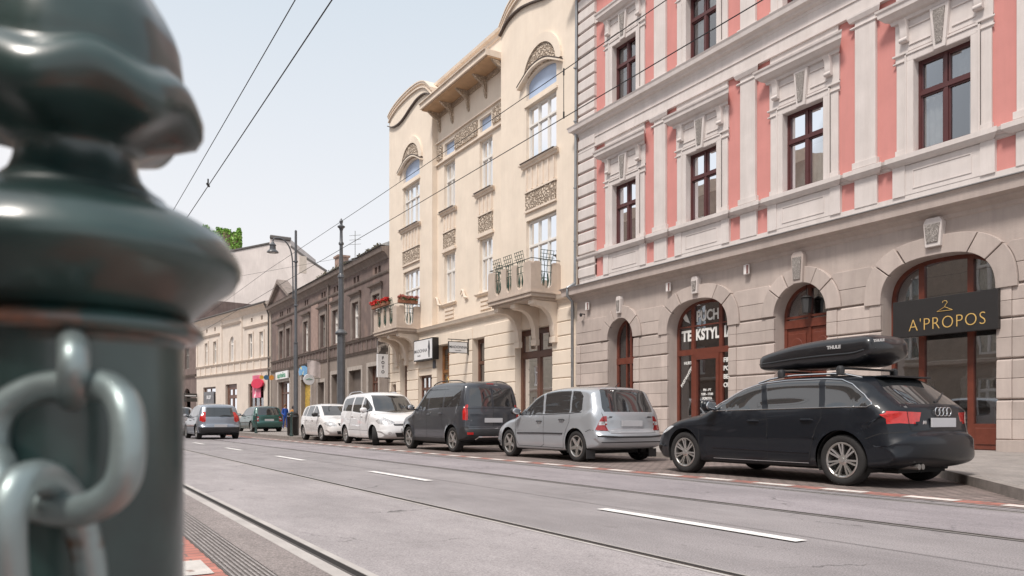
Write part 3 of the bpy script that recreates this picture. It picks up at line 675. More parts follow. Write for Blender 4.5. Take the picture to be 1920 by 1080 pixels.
# ================================================================ CREAM BUILDING
cr = thing('apartment_building', 'cream Art Nouveau apartment building with curved gables and two stone balconies', 'building', (17, 33, .0))
C2 = Fac(cr, 33)
cream = mat('cream_render', (.77, .67, .56), .9, var=.08, scale=.9, bump=.12, bscale=50, streak=.26, stain=(.64, .52, .43))
creamt = mat('cream_trim', (.74, .635, .535), .85, var=.1, scale=2, bump=.1, streak=.18, stain=(.5, .4, .3))
relief = mat_relief('floral_relief', (.27, .20, .145), (.68, .57, .46), 7.5, 1.0)
soff = mat('ochre_soffit', (.50, .33, .20), .85, var=.15)
wfr = mat('white_window_frame', (.74, .71, .67), .5, var=.05)
bluegl = mat('blue_frosted_glass', (.40, .50, .68), .25, var=.1, scale=2)
capd = mat('dark_flashing', (.10, .075, .065), .5, metal=.3)
Y0, Y1 = 23.62, 42.5; B0, B1 = 29.38, 36.55
def gable(a, b):
    pr = [(0, 18.50), (.08, 18.72), (.25, 18.92), (.5, 19.0), (.72, 18.92), (.86, 18.68), (.94, 18.35), (1, 18.05)]
    return [(a+(b-a)*t, z) for t, z in pr]
def smooth(P, k=4):
    o = []
    for i in range(len(P)-1):
        p0, p1, p2, p3 = P[max(i-1, 0)], P[i], P[i+1], P[min(i+2, len(P)-1)]
        for j in range(k):
            t = j/k; o.append(tuple(.5*((2*p1[c])+(-p0[c]+p2[c])*t+(2*p0[c]-5*p1[c]+4*p2[c]-p3[c])*t*t+(-p0[c]+3*p1[c]-3*p2[c]+p3[c])*t**3) for c in range(len(p1))))
    return o+[tuple(P[-1])]
gL = smooth(gable(Y1, B1)); gR = smooth(gable(Y0, B0))
BW = [(26.15, 1.12), (39.28, 1.12)]; MW = [31.3, 35.12]
def bighole(c, a):
    return [rect(c-a, c+a, 5.95, 9.12), rect(c-a, c+a, 11.5, 13.87), [(c-a, 14.15), (c+a, 14.15)]+[(c+a*math.cos(t), 14.78+.36*math.sin(t)) for t in [PI*i/12 for i in range(13)]]]
m = MB(); C2.wall(m, [(Y0, 5.5), (B0, 5.5)]+gR[::-1], bighole(*BW[0]), 0, .22, 1.2); C2.wall(m, [(Y1, 5.5), (B1, 5.5)]+gL[::-1], bighole(*BW[1]), 0, .22, 1.2)
C2.wall(m, rect(B0, B1, 5.5, 17.9), [rect(c-.62, c+.62, 6.8, 9.32) for c in MW]+[rect(c-.62, c+.62, 11.5, 13.95) for c in MW]+[rect(34.58, 35.7, 14.35, 15.0), rect(30.78, 31.9, 14.35, 15.0)], -.3, .25, .8)
m.build('upper_wall', cream, cr)
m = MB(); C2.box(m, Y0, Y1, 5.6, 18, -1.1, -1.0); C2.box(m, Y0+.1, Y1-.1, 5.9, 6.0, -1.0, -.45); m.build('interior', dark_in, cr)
# gable copings and wavy drip mouldings
def ribbon(mb, P, o0, o1, th):
    n = len(P); 
    for i in range(n-1):
        (ya, za), (yb, zb) = P[i], P[i+1]; mb.add([C2.p(o, y, z) for o, y, z in ((o0, ya, za), (o1, ya, za), (o1, yb, zb), (o0, yb, zb), (o0, ya, za+th), (o1, ya, za+th), (o1, yb, zb+th), (o0, yb, zb+th))], [(0, 1, 2, 3), (4, 5, 6, 7), (1, 2, 6, 5), (0, 3, 7, 4), (0, 1, 5, 4), (2, 3, 7, 6)])
m = MB()
for g in (gL, gR): ribbon(m, g, -.3, .10, .10); ribbon(m, [(y, z-.22) for y, z in g], .0, .10, .06); ribbon(m, [(y, z+.10) for y, z in g], -.9, .14, .06)
m.build_apart('gable_coping', creamt, cr)
def wave(a, b): return smooth([(a+(b-a)*t, z) for t, z in ((0, 18.06), (.12, 17.78), (.25, 17.68), (.38, 17.74), (.55, 18.0), (.72, 18.18), (.88, 18.1), (1, 17.75))])
m = MB()
for P in (wave(Y1, B1), wave(Y0, B0)): ribbon(m, P, 0, .14, .055)
m.build_apart('drip_moulding', capd, cr)
# parapet, roof between the gables
m = MB(); C2.band(m, B0-.4, B1+.4, [(-.55, 18.2), (-.45, 18.25), (-.42, 18.4), (-.30, 18.45), (-.27, 18.58), (-.9, 18.62)], -.9); C2.box(m, B0, B1, 16.9, 18.3, -1.3, -.5); m.build('parapet', creamt, cr)
m = MB()
for k in range(5):
    c = B0+.8+k*1.42; m.tube([C2.p(-.46, c+.5*math.cos(t), 17.2+.62*math.sin(t)) for t in [PI*i/10 for i in range(11)]], .03, 6); m.lathe([(.16, 0), (.2, .1), (.12, .3), (.0, .42)], 8, Matrix.Translation(C2.p(-.42, c-.62, 17.08)))
m.build_apart('parapet_arch', creamt, cr, gap=.01)
m = MB(); C2.side(m, [(-.6, 18.1), (-6, 20.2), (-11, 20.2), (-11, 5), (-1.3, 5)], Y0+.05, Y1-.05); m.build_apart('roof', mat('sheet_roof', (.30, .26, .24), .5, metal=.3), cr)
# canopy with brackets
m = MB(); C2.box(m, B0, B1-.15, 16.80, 17.04, -.29, .78); C2.box(m, B0, B1-.15, 17.04, 17.07, -.3, .86); ca = m.build('canopy', creamt, cr)
m = MB(); C2.box(m, B0+.01, B1-.2, 16.74, 16.795, -.29, .68); m.build('soffit', soff, ca)
for y in (B0+.12, 31.25, 33.0, 34.75, B1-.35):
    m = MB(); C2.side(m, smooth([(-.3, 15.75), (-.2, 15.9), (-.15, 16.2), (-.05, 16.4), (.2, 16.55), (.45, 16.74)])+[(-.3, 16.74)], y-.07, y+.07); m.build('bracket', mat_relief('bracket_relief', (.42, .32, .23), (.66, .55, .44), 9, .8), ca)
m = MB(); C2.box(m, B0, B1, 16.52, 16.74, -.3, -.22); m.build('frieze_ornament', MATS['bracket_relief'], ca)
m = MB(); C2.box(m, B0, B1, 15.22, 15.29, -.3, -.2); C2.box(m, B0, B1, 14.08, 14.14, -.3, -.18); m.build_apart('string_course', creamt, cr)
for a, b in ((29.42, 30.6), (32.1, 34.45), (35.9, 36.5)):
    m = MB(); C2.box(m, a, b, 14.35, 15.05, -.3, -.24); m.build('ornament_panel', relief, cr)
for a, b in ((34.58, 35.7), (30.78, 31.9)):
    m = MB(); C2.box(m, a, b, 14.35, 15.0, -.48, -.45); wn = m.build('attic_light', bluegl, cr)
# big bay windows with lunettes
def stack(c, a, o, z_orn=(9.54, 10.25), z_rib=(10.33, 11.30), n=6):
    m = MB(); C2.box(m, c-a, c+a, z_orn[0], z_orn[1], o, o+.05); m.build('ornament_panel', relief, cr)
    m = MB(); C2.box(m, c-a-.05, c+a+.05, z_orn[0]-.1, z_orn[0]-.02, o, o+.09); C2.box(m, c-a-.05, c+a+.05, z_orn[1]+.01, z_orn[1]+.08, o, o+.09)
    C2.box(m, c-a, c+a, z_rib[0], z_rib[1], o, o+.03)
    for k in range(n):
        y = c-a+.06+(2*a-.2)*k/(n-1); C2.box(m, y, y+.09, z_rib[0]+.04, z_rib[1]-.04, o+.03, o+.075)
    C2.band(m, c-a-.12, c+a+.12, [(o, 11.28), (o+.1, 11.31), (o+.13, 11.40), (o+.2, 11.42), (o+.22, 11.48), (o, 11.52)], o); sp = m.build('window_apron', creamt, cr)
    m = MB(); C2.box(m, c-a-.14, c+a+.14, 11.49, 11.515, o, o+.26); m.build('sill_flashing', capd, sp)
for i, (c, a) in enumerate(BW):
    stack(c, a, 0)
    casement('window', cr, 2*a, 2.37, wfr, C2.p(-.16, c, 11.5), cols=3, transom=.34, mw=.07, curtain=[(0, 1, 0, .97)], seed=2*i)
    casement('balcony_door', cr, 2*a, 3.1, wfr, C2.p(-.16, c, 6.0), cols=3, transom=.34, mw=.07, curtain=[(0, .3, 0, .97), (.5, 1, 0, .6)], seed=2*i+2)
    m = MB(); ps = [(c-a, 14.15), (c+a, 14.15)]+[(c+a*math.cos(t), 14.78+.36*math.sin(t)) for t in [PI*k/12 for k in range(13)]]; C2.prism(m, ps, -.17, -.15); m.build('fanlight', bluegl, cr)
    m = MB(); C2.box(m, c-a-.1, c+a+.1, 13.87, 13.96, 0, .06); 
    # arched ring
    oi = [(c+(a+.08)*math.cos(t), 14.95+1.12*math.sin(t)) for t in [PI*k/20 for k in range(21)]]; oo = [(c+(a+.42)*math.cos(t), 14.95+1.48*math.sin(t)) for t in [PI*k/20 for k in range(21)]]
    C2.prism(m, oi+oo[::-1], 0, .10)
    hood = smooth([(c+s_*(a+.46), z) for s_, z in ((-1, 14.74), (-.8, 14.90), (-.4, 15.18), (0, 15.26), (.4, 15.18), (.8, 14.90), (1, 14.74))]); ribbon(m, hood, 0, .20, .08)
    lh = m.build('lunette_hood', cream, cr)
    m = MB(); ribbon(m, [(y, z+.095) for y, z in hood], 0, .22, .03); m.build('hood_flashing', capd, lh)
    m = MB(); lo = [(c+(a+.06)*math.cos(t), 14.98+1.14*math.sin(t)) for t in [PI*k/20 for k in range(21)]]; C2.prism(m, lo+[(c-(a-.4), 15.12), (c, 15.26), (c+(a-.4), 15.12)], 0, .045); m.build('lunette_ornament', relief, lh)
for i, c in enumerate(MW):
    stack(c, .66, -.3, (9.6, 10.38), (10.46, 11.28), 4)
    casement('window', cr, 1.24, 2.45, wfr, C2.p(-.48, c, 11.5), cols=2, transom=.36, curtain=[(0, .45, 0, .98)], seed=i)
    casement('window', cr, 1.24, 2.52, wfr, C2.p(-.48, c, 6.8), cols=2, transom=.36, curtain=[(0, 1, 0, .6)], seed=i+1)
    m = MB(); C2.band(m, c-.75, c+.75, [(-.3, 6.62), (-.2, 6.65), (-.14, 6.73), (-.3, 6.79)], -.3)
    for k in range(3): C2.box(m, c-.5, c+.5, 5.98+k*.2, 6.1+k*.2, -.3, -.25)
    C2.box(m, c-.78, c+.78, 9.40, 9.5, -.3, -.2); m.build_apart('window_apron', creamt, cr, gap=1.2)
# whiplash scrolls between the windows
m = MB()
for y in (33.35, 36.3): m.tube([C2.p(-.24, y+.45, 7.0), C2.p(-.2, y+.2, 7.2), C2.p(-.18, y, 7.1), C2.p(-.2, y-.1, 6.8), C2.p(-.22, y-.35, 6.75)], [.02, .05, .07, .08, .02], 8)
m.build_apart('whiplash_scroll', creamt, cr, smooth=True)
# ---- ground floor
GOP = [(25.24, 28.1, .2, 4.62), (30.8, 32.0, .2, 4.62), (34.44, 35.88, .2, 4.62), (36.5, 38.25, 1.6, 3.2), (39.75, 40.75, .2, 4.3), (41.35, 42.1, 1.4, 2.9)]
m = MB(); C2.wall(m, rect(Y0, Y1, 0, 5.5), [rect(*g) for g in GOP], .0, .32, .6); m.build('ground_floor_wall', cream, cr)
m = MB(); C2.band(m, Y0+.25, Y1, [(0, 5.36), (.06, 5.40), (.08, 5.48), (.2, 5.52), (.24, 5.62), (.27, 5.68), (0, 5.74)], 0, (True, False)); m.build('cornice', creamt, cr)
jt = MB(); ys = sorted([Y0+.2]+[v for g in GOP for v in g[:2]]+[Y1])
for i in range(0, len(ys), 2):
    for k in range(9):
        z = .28+k*.545; C2.side(jt, [(0, z), (.02, z), (.055, z+.03), (.055, z+.50), (.03, z+.525), (0, z+.525)], ys[i], ys[i+1])
for y0, y1, z0, z1 in GOP:
    if z0 > 1:
        for k in range(9):
            z = .28+k*.545
            if z+.525 < z0 or z > z1: C2.side(jt, [(0, z), (.02, z), (.055, z+.03), (.055, z+.50), (.03, z+.525), (0, z+.525)], y0, y1)
C2.box(jt, Y0+.2, Y1, 4.66, 5.4, 0, .03)
jt.build_apart('rustication', cream, cr, gap=.08)
m = MB(); C2.box(m, Y0+.2, Y1, 0, .3, 0, .09); m.build('plinth', mat('plinth_stone', (.30, .25, .21), .9, var=.2), cr)
m = MB(); C2.box(m, Y0, Y1, .1, 5.2, -3, -2.9); C2.box(m, Y0, Y1, .1, .2, -3, -.5); m.build('shop_interior', MATS['shop_wall'], cr)
brn = mat('dark_brown_joinery', (.13, .06, .04), .4, var=.2, scale=6); 
sw = casement('shop_window', cr, 2.86, 4.35, brn, C2.p(-.28, 26.67, .25), cols=2, transom=.24, fw=.18, mw=.24, curtain=[(0, .9, .1, .62), (.1, .95, .8, .96)], seed=4, glassm=glass_dk)
casement('shop_door', cr, 1.2, 4.4, brn, C2.p(-.3, 31.4, .2), cols=1, transom=.25, fw=.14, mw=.12, seed=4, glassm=glass_dk)
casement('shop_window', cr, 1.75, 1.6, brn, C2.p(-.2, 37.37, 1.6), cols=3, transom=.45, fw=.1, seed=4, glassm=glass_dk)
casement('shop_window', cr, .75, 1.5, brn, C2.p(-.2, 41.72, 1.4), cols=2, transom=.45, fw=.08, seed=4, glassm=glass_dk)
dd = casement('entrance_door', cr, 1.44, 4.4, mat('orange_oak', (.34, .15, .06), .4, var=.3), C2.p(-.3, 35.16, .2), cols=2, transom=.3, fw=.12, mw=.14, seed=4, glassm=glass_dk)
m = MB()
for k in range(9): m.tube([(-.08, -.6, 2.95+k*.12), (-.08, .6, 2.95+k*.12)], .012, 6); 
m.tube([(-.1, -.5, 2.2), (-.1, 0, 2.8), (-.1, .5, 2.2)], .03, 6); m.build('door_grille', MATS['brass'], dd)
casement('house_door', cr, 1.0, 4.1, brn, C2.p(-.3, 40.25, .2), cols=1, transom=.3, fw=.1, seed=4, glassm=glass_dk)
# ---- balconies
iron = mat('green_ironwork', (.03, .07, .055), .45, var=.2, scale=9); irong = mat('grey_ironwork', (.12, .12, .11), .5)
stone = mat('balcony_stone', (.52, .43, .36), .88, var=.14, scale=2, bump=.15, streak=.3, stain=(.33, .27, .24))
def balcony(c, flowers):
    t = MB(); a = 1.68; D = 1.38
    C2.band(t, c-a+.9, c+a-.9, [(.5, 5.42), (.55, 5.46), (D-.9+.5, 5.5), (D-.9+.52, 5.66), (D-.9+.6, 5.70), (D-.9+.62, 5.77), (.3, 5.78)], .3) if 0 else None
    C2.box(t, c-a, c+a, 5.56, 5.70, 0, D); C2.box(t, c-a-.05, c+a+.05, 5.70, 5.78, 0, D+.05); C2.box(t, c-a+.12, c+a-.12, 5.47, 5.56, 0, D-.12)
    b = t.build('balcony', stone, cr, bevel=.01)
    for y in (c-a+.34, c, c+a-.34):
        t = MB(); P = smooth([(.02, 4.05), (.16, 4.1), (.22, 4.35), (.24, 4.6), (.42, 5.0), (.75, 5.22), (1.12, 5.26), (1.16, 5.46)], 4)+[(.02, 5.46)]; C2.side(t, P, y-.15, y+.15); C2.box(t, y-.19, y+.19, 3.86, 4.10, .02, .20); C2.box(t, y-.17, y+.17, 5.30, 5.47, 1.0, 1.2)
        t.build('console', creamt, b, bevel=.012)
    # parapet: stone panels with U-shaped openings between them
    t = MB(); zt_, zb_ = 6.92, 5.78; th = .12
    def panel(y0, y1, o_in, front=True):
        """solid post with rounded shoulders between two U openings"""
        n = 6; w2 = (y1-y0)/2; c_ = (y0+y1)/2; P = [(y0-.0, zb_), (y1, zb_)]
        L_ = [(y1-.10*(1-math.cos(PI/2*k/n)), zb_+.16*0+ (zt_-zb_-.12)+ .12*math.sin(PI/2*k/n)) for k in range(n+1)]
        Q = [(c_-(p-c_), z) for p, z in L_][::-1]
        return P+L_+Q
    def put(P, mode, at):
        if mode == 'f': C2.prism(t, P, at-th, at)
        else: C2.side(t, P, at, at+th)
    W = 2*a; op = .52
    front = [(c-a, c-a+.56), (c-a+.56+op, c-.24+.02), (c+.22, c+a-.56-op), (c+a-.56, c+a)]
    for y0, y1 in front: put(panel(y0, y1, 0), 'f', D)
    for y0, y1 in zip([f[1] for f in front[:-1]], [f[0] for f in front[1:]]):
        cc, hw = (y0+y1)/2, (y1-y0)/2; U = [(y0, zb_), (y1, zb_), (y1, zb_+.42)]+[(cc+hw*math.cos(q), zb_+.42-.30*math.sin(q)) for q in [PI*k/10 for k in range(1, 10)]]+[(y0, zb_+.42)]; put(U, 'f', D)
    for at in (c-a, c+a-th):
        for o0, o1 in ((.0, .40), (.40+op, D-th)):
            put(panel(o0, o1, 0), 's', at)
        cc, hw = .40+op/2, op/2; U = [(.4, zb_), (.4+op, zb_), (.4+op, zb_+.42)]+[(cc+hw*math.cos(q), zb_+.42-.30*math.sin(q)) for q in [PI*k/10 for k in range(1, 10)]]+[(.4, zb_+.42)]; put(U, 's', at)
    t.build('parapet', stone, b, bevel=.012)
    # iron grilles in the openings
    def grille(fn):
        g = MB(); w_ = op/2-.03
        for u in (-w_, -w_*.35, w_*.35, w_): g.tube([fn(u, 6.0), fn(u*.85, 6.35), fn(u*.6 if abs(u) < w_ else u, 6.6), fn(u, 7.02)], .014, 5)
        for z in (6.55, 6.8, 7.02): g.tube([fn(-w_-.05, z), fn(w_+.05, z)], .014, 5)
        for u in (-.09, .09):
            g.tube([fn(u, 6.0), fn(u*1.1, 6.2), fn(u, 6.5)], [.015, .045, .012], 6)
        for z in (7.08, 7.22, 7.36): g.tube([fn(-w_-.08, z), fn(w_+.08, z)], .012, 5)
        for k in range(5): u = (-w_-.08)+(2*w_+.16)*k/4; g.tube([fn(u*.85, 6.95), fn(u, 7.38)], .011, 5)
        return g
    for y0, y1 in zip([f[1] for f in front[:-1]], [f[0] for f in front[1:]]):
        cc = (y0+y1)/2; g = grille(lambda u, z: C2.p(D-.06+(.12 if z > 7.05 else 0), cc+u, z)); g.build('grille', iron, b)
    for at, s_ in ((c-a+.06, -1), (c+a-.06, 1)):
        g = grille(lambda u, z: C2.p(.40+op/2+u, at+(s_*.12 if z > 7.05 else 0), z)); g.build('grille', iron, b)
    t = MB(); e = .06; t.tube([C2.p(.0, c-a+e, 7.03), C2.p(D-e, c-a+e, 7.03), C2.p(D-e, c+a-e, 7.03), C2.p(0, c+a-e, 7.03)], .018, 6); t.build('handrail', irong, b)
balcony(26.40, False); balcony(39.72, True)
# geraniums
redf = mat('geranium_red', (.62, .02, .015), .6, var=.4, scale=30); pinkf = mat('geranium_pale', (.50, .16, .13), .6, var=.5, scale=20); leafm = mat('leaf_green', (.07, .13, .035), .6, var=.4, scale=25); terr = mat('terracotta', (.28, .12, .07), .8, var=.2)
def clump(mb, c, ax, ay, az, n, sz, rr):
    for _ in range(n):
        d = Vector((rr.gauss(0, 1), rr.gauss(0, 1), rr.gauss(0, 1))); d.normalize(); f_ = rr.random()**.4
        p = Vector(c)+Vector((d.x*ax*f_, d.y*ay*f_, d.z*az*f_)); u = Vector((rr.gauss(0, 1), rr.gauss(0, 1), rr.gauss(0, 1))).normalized(); v = u.orthogonal().normalized(); w3 = u.cross(v); s_ = sz*rr.uniform(.6, 1.3)
        mb.add([p-v*s_, p+w3*s_*.6, p+v*s_, p-w3*s_*.6], [(0, 1, 2, 3)])
def flower_box(lab, loc, rz, L_, fm, seed):
    o = thing('flower_box', lab, 'flower box', loc, rz, 'flower boxes on the left balcony'); rr = random.Random(seed)
    b = MB(); b.box(-.10, .10, -L_/2, L_/2, 0, .17); b.build('planter', terr, o, bevel=.01)
    b = MB(); [clump(b, (rr.uniform(-.05, .05), -L_/2+L_*(k+.5)/5, .22), .17, .15, .13, 60, .05, rr) for k in range(5)]; b.build('leaves', leafm, o)
    b = MB(); [clump(b, (rr.uniform(-.12, .02), -L_/2+L_*(k+.5)/9+rr.uniform(-.06, .06), .30+rr.uniform(-.05, .08)), .15, .13, .11, 80, .042, rr) for k in range(9)]; b.build('flowers', fm, o)
D_ = 1.38
flower_box('flower box full of bright red geraniums on the street side of the left balcony', (17-D_-.10, 40.62, 7.05), 0, 1.3, redf, 1)
flower_box('flower box of red geraniums in the middle of the balcony front, above the car-side rail', (17-D_-.10, 39.35, 7.05), 0, .95, redf, 2)
flower_box('terracotta flower box with faded pinkish geraniums on the side rail of the left balcony', (17-.75, 38.0, 7.05), R(90), 1.1, pinkf, 3)
# ---- hanging signs
blk = mat('black_metal', (.03, .028, .028), .4, metal=.4); wp = mat('white_sign_face', (.74, .74, .75), .4, var=.04); dk = mat('dark_print', (.05, .05, .06), .5, var=.05)
o = thing('fascia_sign', 'white framed light-box sign with a standing woman figure, left of the hanging white sign', 'sign', (16.66, 36.9, 4.5))
b = MB(); b.box(-.02, .32, -1.2, 1.2, -.56, .56); b.build('case', blk, o); b = MB(); b.box(-.035, -.021, -1.12, 1.12, -.5, .5); b.build('face', wp, o)
b = MB(); text_mesh(b, 'MADONNA', .26, lambda u, v, w: (-.036-w, -u+.28, v-.06), bold=.001, sx=1.2); text_mesh(b, 'SALON', .12, lambda u, v, w: (-.036-w, -u+.5, v-.3), bold=.0)
b.build('lettering', dk, o)
b = MB(); P = [(-.82, .40), (-.76, .44), (-.70, .40), (-.68, .25), (-.62, .1), (-.68, -.02), (-.66, -.2), (-.70, -.45), (-.76, -.45), (-.78, -.1), (-.82, -.45), (-.88, -.45), (-.86, -.1), (-.90, .0), (-.86, .22)]
b.add([(-.037, y, z) for y, z in P], [tuple(range(len(P)))]); b.build('figure', dk, o)
o = thing('hanging_sign', 'small white projecting sign reading MADONNA on a black bracket above the doors', 'sign', (16.4, 32.35, 4.25))
b = MB(); b.tube([(-.55, 0, .36), (.6, 0, .36)], .02, 6); b.tube([(-.35, 0, .36), (-.35, 0, .25)], .01, 5); b.tube([(.3, 0, .36), (.3, 0, .25)], .01, 5); b.tube([(.52, 0, -.35), (.52, 0, .42)], .03, 6); b.build('bracket', blk, o)
b = MB(); b.box(-.53, .47, -.03, .03, -.28, .26); b.build('case', blk, o); b = MB(); b.box(-.50, .44, -.036, -.031, -.25, .23); b.build('face', wp, o)
b = MB(); text_mesh(b, 'MADONNA', .17, lambda u, v, w: (u-.03, -.038-w, v), bold=.001, sx=1.05); text_mesh(b, 'moda ślubna', .06, lambda u, v, w: (u-.03, -.038-w, v-.15)); b.build('lettering', dk, o)
o = thing('hanging_sign', 'tall white projecting box reading FOTO downwards, topped by a dark portrait panel', 'sign', (16.5, 42.25, 4.3))
b = MB(); b.box(-.36, .30, -.08, .08, -1.0, .35); b.build('case', wp, o, bevel=.01); b = MB()
for k, ch in enumerate('FOTO'): text_mesh(b, ch, .24, lambda u, v, w: (u-.03, -.083-w, v+.12-k*.27), bold=.008)
b.build('lettering', dk, o); b = MB(); b.box(-.34, .30, -.08, .08, .36, 1.12); pp = b.build('portrait_panel', mat('portrait_print', (.10, .085, .08), .5, var=.8, scale=2.2, var2=((.42, .38, .35), 2.6, .52)), o)
b = MB(); b.tube([(-.3, 0, 1.14), (.5, 0, 1.14)], .02, 6); b.tube([(.1, 0, -1.03), (.5, 0, -1.03)], .02, 6); b.build('bracket', blk, o)
o = thing('number_plate', 'tiny dark house number plate on the pier left of the ornate oak door', 'plate', (16.93, 36.15, 3.7)); b = MB(); b.box(-.02, .02, -.15, .15, -.2, .2); b.build('plate', dk, o)
# ================================================================ BROWN BUILDING
br = thing('old_townhouse', 'weathered dark brown two-storey townhouse with attic windows and a small pediment', 'building', (17, 56, 0))
C3 = Fac(br, 56)
brown = mat('weathered_brown_render', (.185, .135, .12), .92, var=.28, scale=1.0, bump=.3, bscale=30, streak=.55, stain=(.075, .058, .054), var2=((.25, .175, .145), .35, .60))
brt = mat('brown_trim', (.25, .205, .18), .9, var=.25, scale=2, bump=.2, streak=.5, stain=(.10, .08, .07))
brg = mat('shopfront_render', (.26, .215, .185), .92, var=.2, scale=1.2, streak=.4, stain=(.17, .135, .12))
Y0, Y1 = 42.55, 70.7
WB = [44.5, 48.25, 52.4, 55.3, 59.7, 64.9, 67.2]
hs = [rect(c-.62, c+.62, 6.17, 8.48) for c in WB]
att = [44.1, 44.7, 47.9, 48.55, 52.1, 52.7, 55.0, 55.6, 59.4, 60.0, 64.6, 65.3, 67.0, 67.6]
hs += [rect(c-.2, c+.2, 9.78, 10.18) for c in att]
GB = [(44.2, 45.95, .2, 4.15), (47.2, 49.6, .2, 4.08), (52.0, 53.3, .2, 4.02), (55.0, 56.6, .2, 3.6), (58.45, 61.1, .2, 4.0), (64.5, 68.3, .2, 4.1)]
m = MB(); C3.wall(m, rect(Y0, Y1, 5.15, 11.0), hs, 0, .22, 11); m.build('upper_wall', brown, br)
m = MB(); C3.wall(m, rect(Y0, Y1, 0, 5.15), [rect(*g) for g in GB], .0, .4, .6); m.build('ground_floor_wall', brg, br)
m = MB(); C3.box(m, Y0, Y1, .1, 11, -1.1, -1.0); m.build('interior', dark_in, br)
m = MB(); C3.band(m, Y0, Y1, [(0, 10.35), (.06, 10.4), (.1, 10.5), (.3, 10.72), (.42, 10.76), (.48, 10.95), (.52, 11.0), (0, 11.1)], 0, (False, True)); 
C3.band(m, Y0, Y1, [(0, 9.52), (.06, 9.55), (.1, 9.62), (.12, 9.68), (0, 9.7)], 0, (0, 0)); C3.band(m, Y0, Y1, [(0, 5.86), (.08, 5.88), (.12, 5.98), (.18, 6.02), (0, 6.06)], 0, (0, 0)); C3.band(m, Y0, Y1, [(0, 5.02), (.06, 5.06), (.1, 5.15), (.16, 5.2), (0, 5.24)], 0, (0, 0))
for k in range(34): C3.box(m, Y0+.3+k*.83, Y0+.36+k*.83, 5.26, 5.85, 0, .06)
m.build_apart('cornice', brt, br)
for c in WB:
    m = MB(); 
    for a, b in ((c-.86, c-.62), (c+.62, c+.86)): C3.box(m, a, b, 6.07, 8.5, 0, .09)
    C3.box(m, c-.86, c+.86, 8.5, 8.66, 0, .09); C3.box(m, c-.8, c+.8, 8.66, 8.92, 0, .05); C3.band(m, c-.9, c+.9, [(0, 8.90), (.08, 8.93), (.12, 9.0), (.24, 9.04), (.27, 9.12), (0, 9.18)], 0); m.build('window_surround', brt, br)
    casement('window', br, 1.24, 2.3, wfr if c in (48.25, 52.4, 44.5, 59.7) else mat('grey_window_frame', (.22, .2, .18), .6), C3.p(-.2, c, 6.17), cols=2, transom=.36, curtain=[(0, .4, 0, .98), (.6, 1, 0, .6)], seed=int(c))
for a, b in ((56.6, 58.3), (53.2, 54.3)):
    m = MB(); C3.box(m, a, b, 6.06, 9.5, 0, .04); m.build('pilaster', mat('pinkish_render', (.34, .24, .205), .9, var=.2, streak=.4), br)
m = MB()
for y0, y1, z0, z1 in GB:
    for a, b in ((y0-.25, y0), (y1, y1+.25)): C3.box(m, a, b, .2, z1+.25, 0, .06)
    C3.box(m, y0, y1, z1, z1+.25, 0, .06)
m.build_apart('shopfront_trim', mat('pale_trim', (.42, .37, .33), .85, var=.2, streak=.3), br)
cols = [brn, mat('dull_brown_shutter', (.135, .11, .095), .8, var=.15), MATS['dull_brown_shutter'], MATS['dull_brown_shutter'], None, brn]
for i, (y0, y1, z0, z1) in enumerate(GB):
    if i == 4:
        m = MB(); C3.box(m, y0, y1, z0, z1, -.36, -.3); d = m.build('yellow_shopfront', mat('yellow_poster', (.52, .34, .06), .6, var=.5, scale=5, var2=((.12, .22, .12), 6, .62)), br)
        m = MB(); C3.box(m, 58.9, 59.7, .3, 2.6, -.29, -.26); m.build('door', brn, d)
    elif i in (1, 2, 3):
        m = MB(); C3.box(m, y0, y1, z0, z1, -.36, -.3); m.build('shutter', cols[i], br)
    else: casement('shop_window', br, y1-y0, z1-z0, cols[i], C3.p(-.3, (y0+y1)/2, z0), cols=3, transom=.25, fw=.12, seed=i, curtain=[(0, .5, 0, .6)], glassm=glass_dk)
m = MB(); C3.prism(m, [(63.6, 11.0), (71.0, 11.0), (67.3, 12.75)], -.3, .12); pd = m.build('pediment', brown, br)
m = MB(); C3.prism(m, [(63.3, 11.0), (63.8, 11.0), (67.3, 12.6), (70.8, 11.0), (71.3, 11.0), (67.3, 12.95)], -.5, .42); m.build('pediment_cornice', brt, pd)
m = MB(); C3.side(m, [(.52, 11.12), (-5.5, 13.9), (-11, 11.1)], Y0+.1, 63.5); C3.side(m, [(.3, 11.12), (-5.5, 13.2), (-11, 11.1)], 63.5, Y1); m.build('roof', mat('tin_roof', (.52, .55, .57), .45, metal=.4, var=.2), br)
m = MB(); rr = random.Random(4)
for k in range(160): clump(m, C3.p(.35+rr.uniform(-.2, .1), rr.uniform(Y0+.5, 56), 11.16+rr.random()*.1), .12, .25, .12, 5, .08, rr)
m.build('roof_moss', mat('roof_moss', (.12, .105, .06), .9, var=.4, scale=8), br)
m = MB(); C3.box(m, 58.5, 59.5, 11.5, 13.6, -3.0, -2.2); C3.box(m, 58.4, 59.6, 13.6, 13.75, -3.1, -2.1); m.build('chimney', mat('old_brick', (.30, .20, .16), .9, var=.3), br)
m = MB(); m.tube([C3.p(.1, 53.9, 11), C3.p(.1, 53.9, .3)], .06, 8); m.build('drainpipe', brt, br)
# TV aerial
o = thing('tv_aerial', 'thin television aerial standing on the brown townhouse roof', 'aerial', (15.9+1.5, 49.6, 11.5)); b = MB(); b.tube([(0, 0, -.3), (0, 0, 2.0)], .02, 5)
for z in (1.1, 1.4, 1.7): b.tube([(-.3, .3, z), (.3, -.3, z)], .012, 4)
b.build('mast', irong, o)
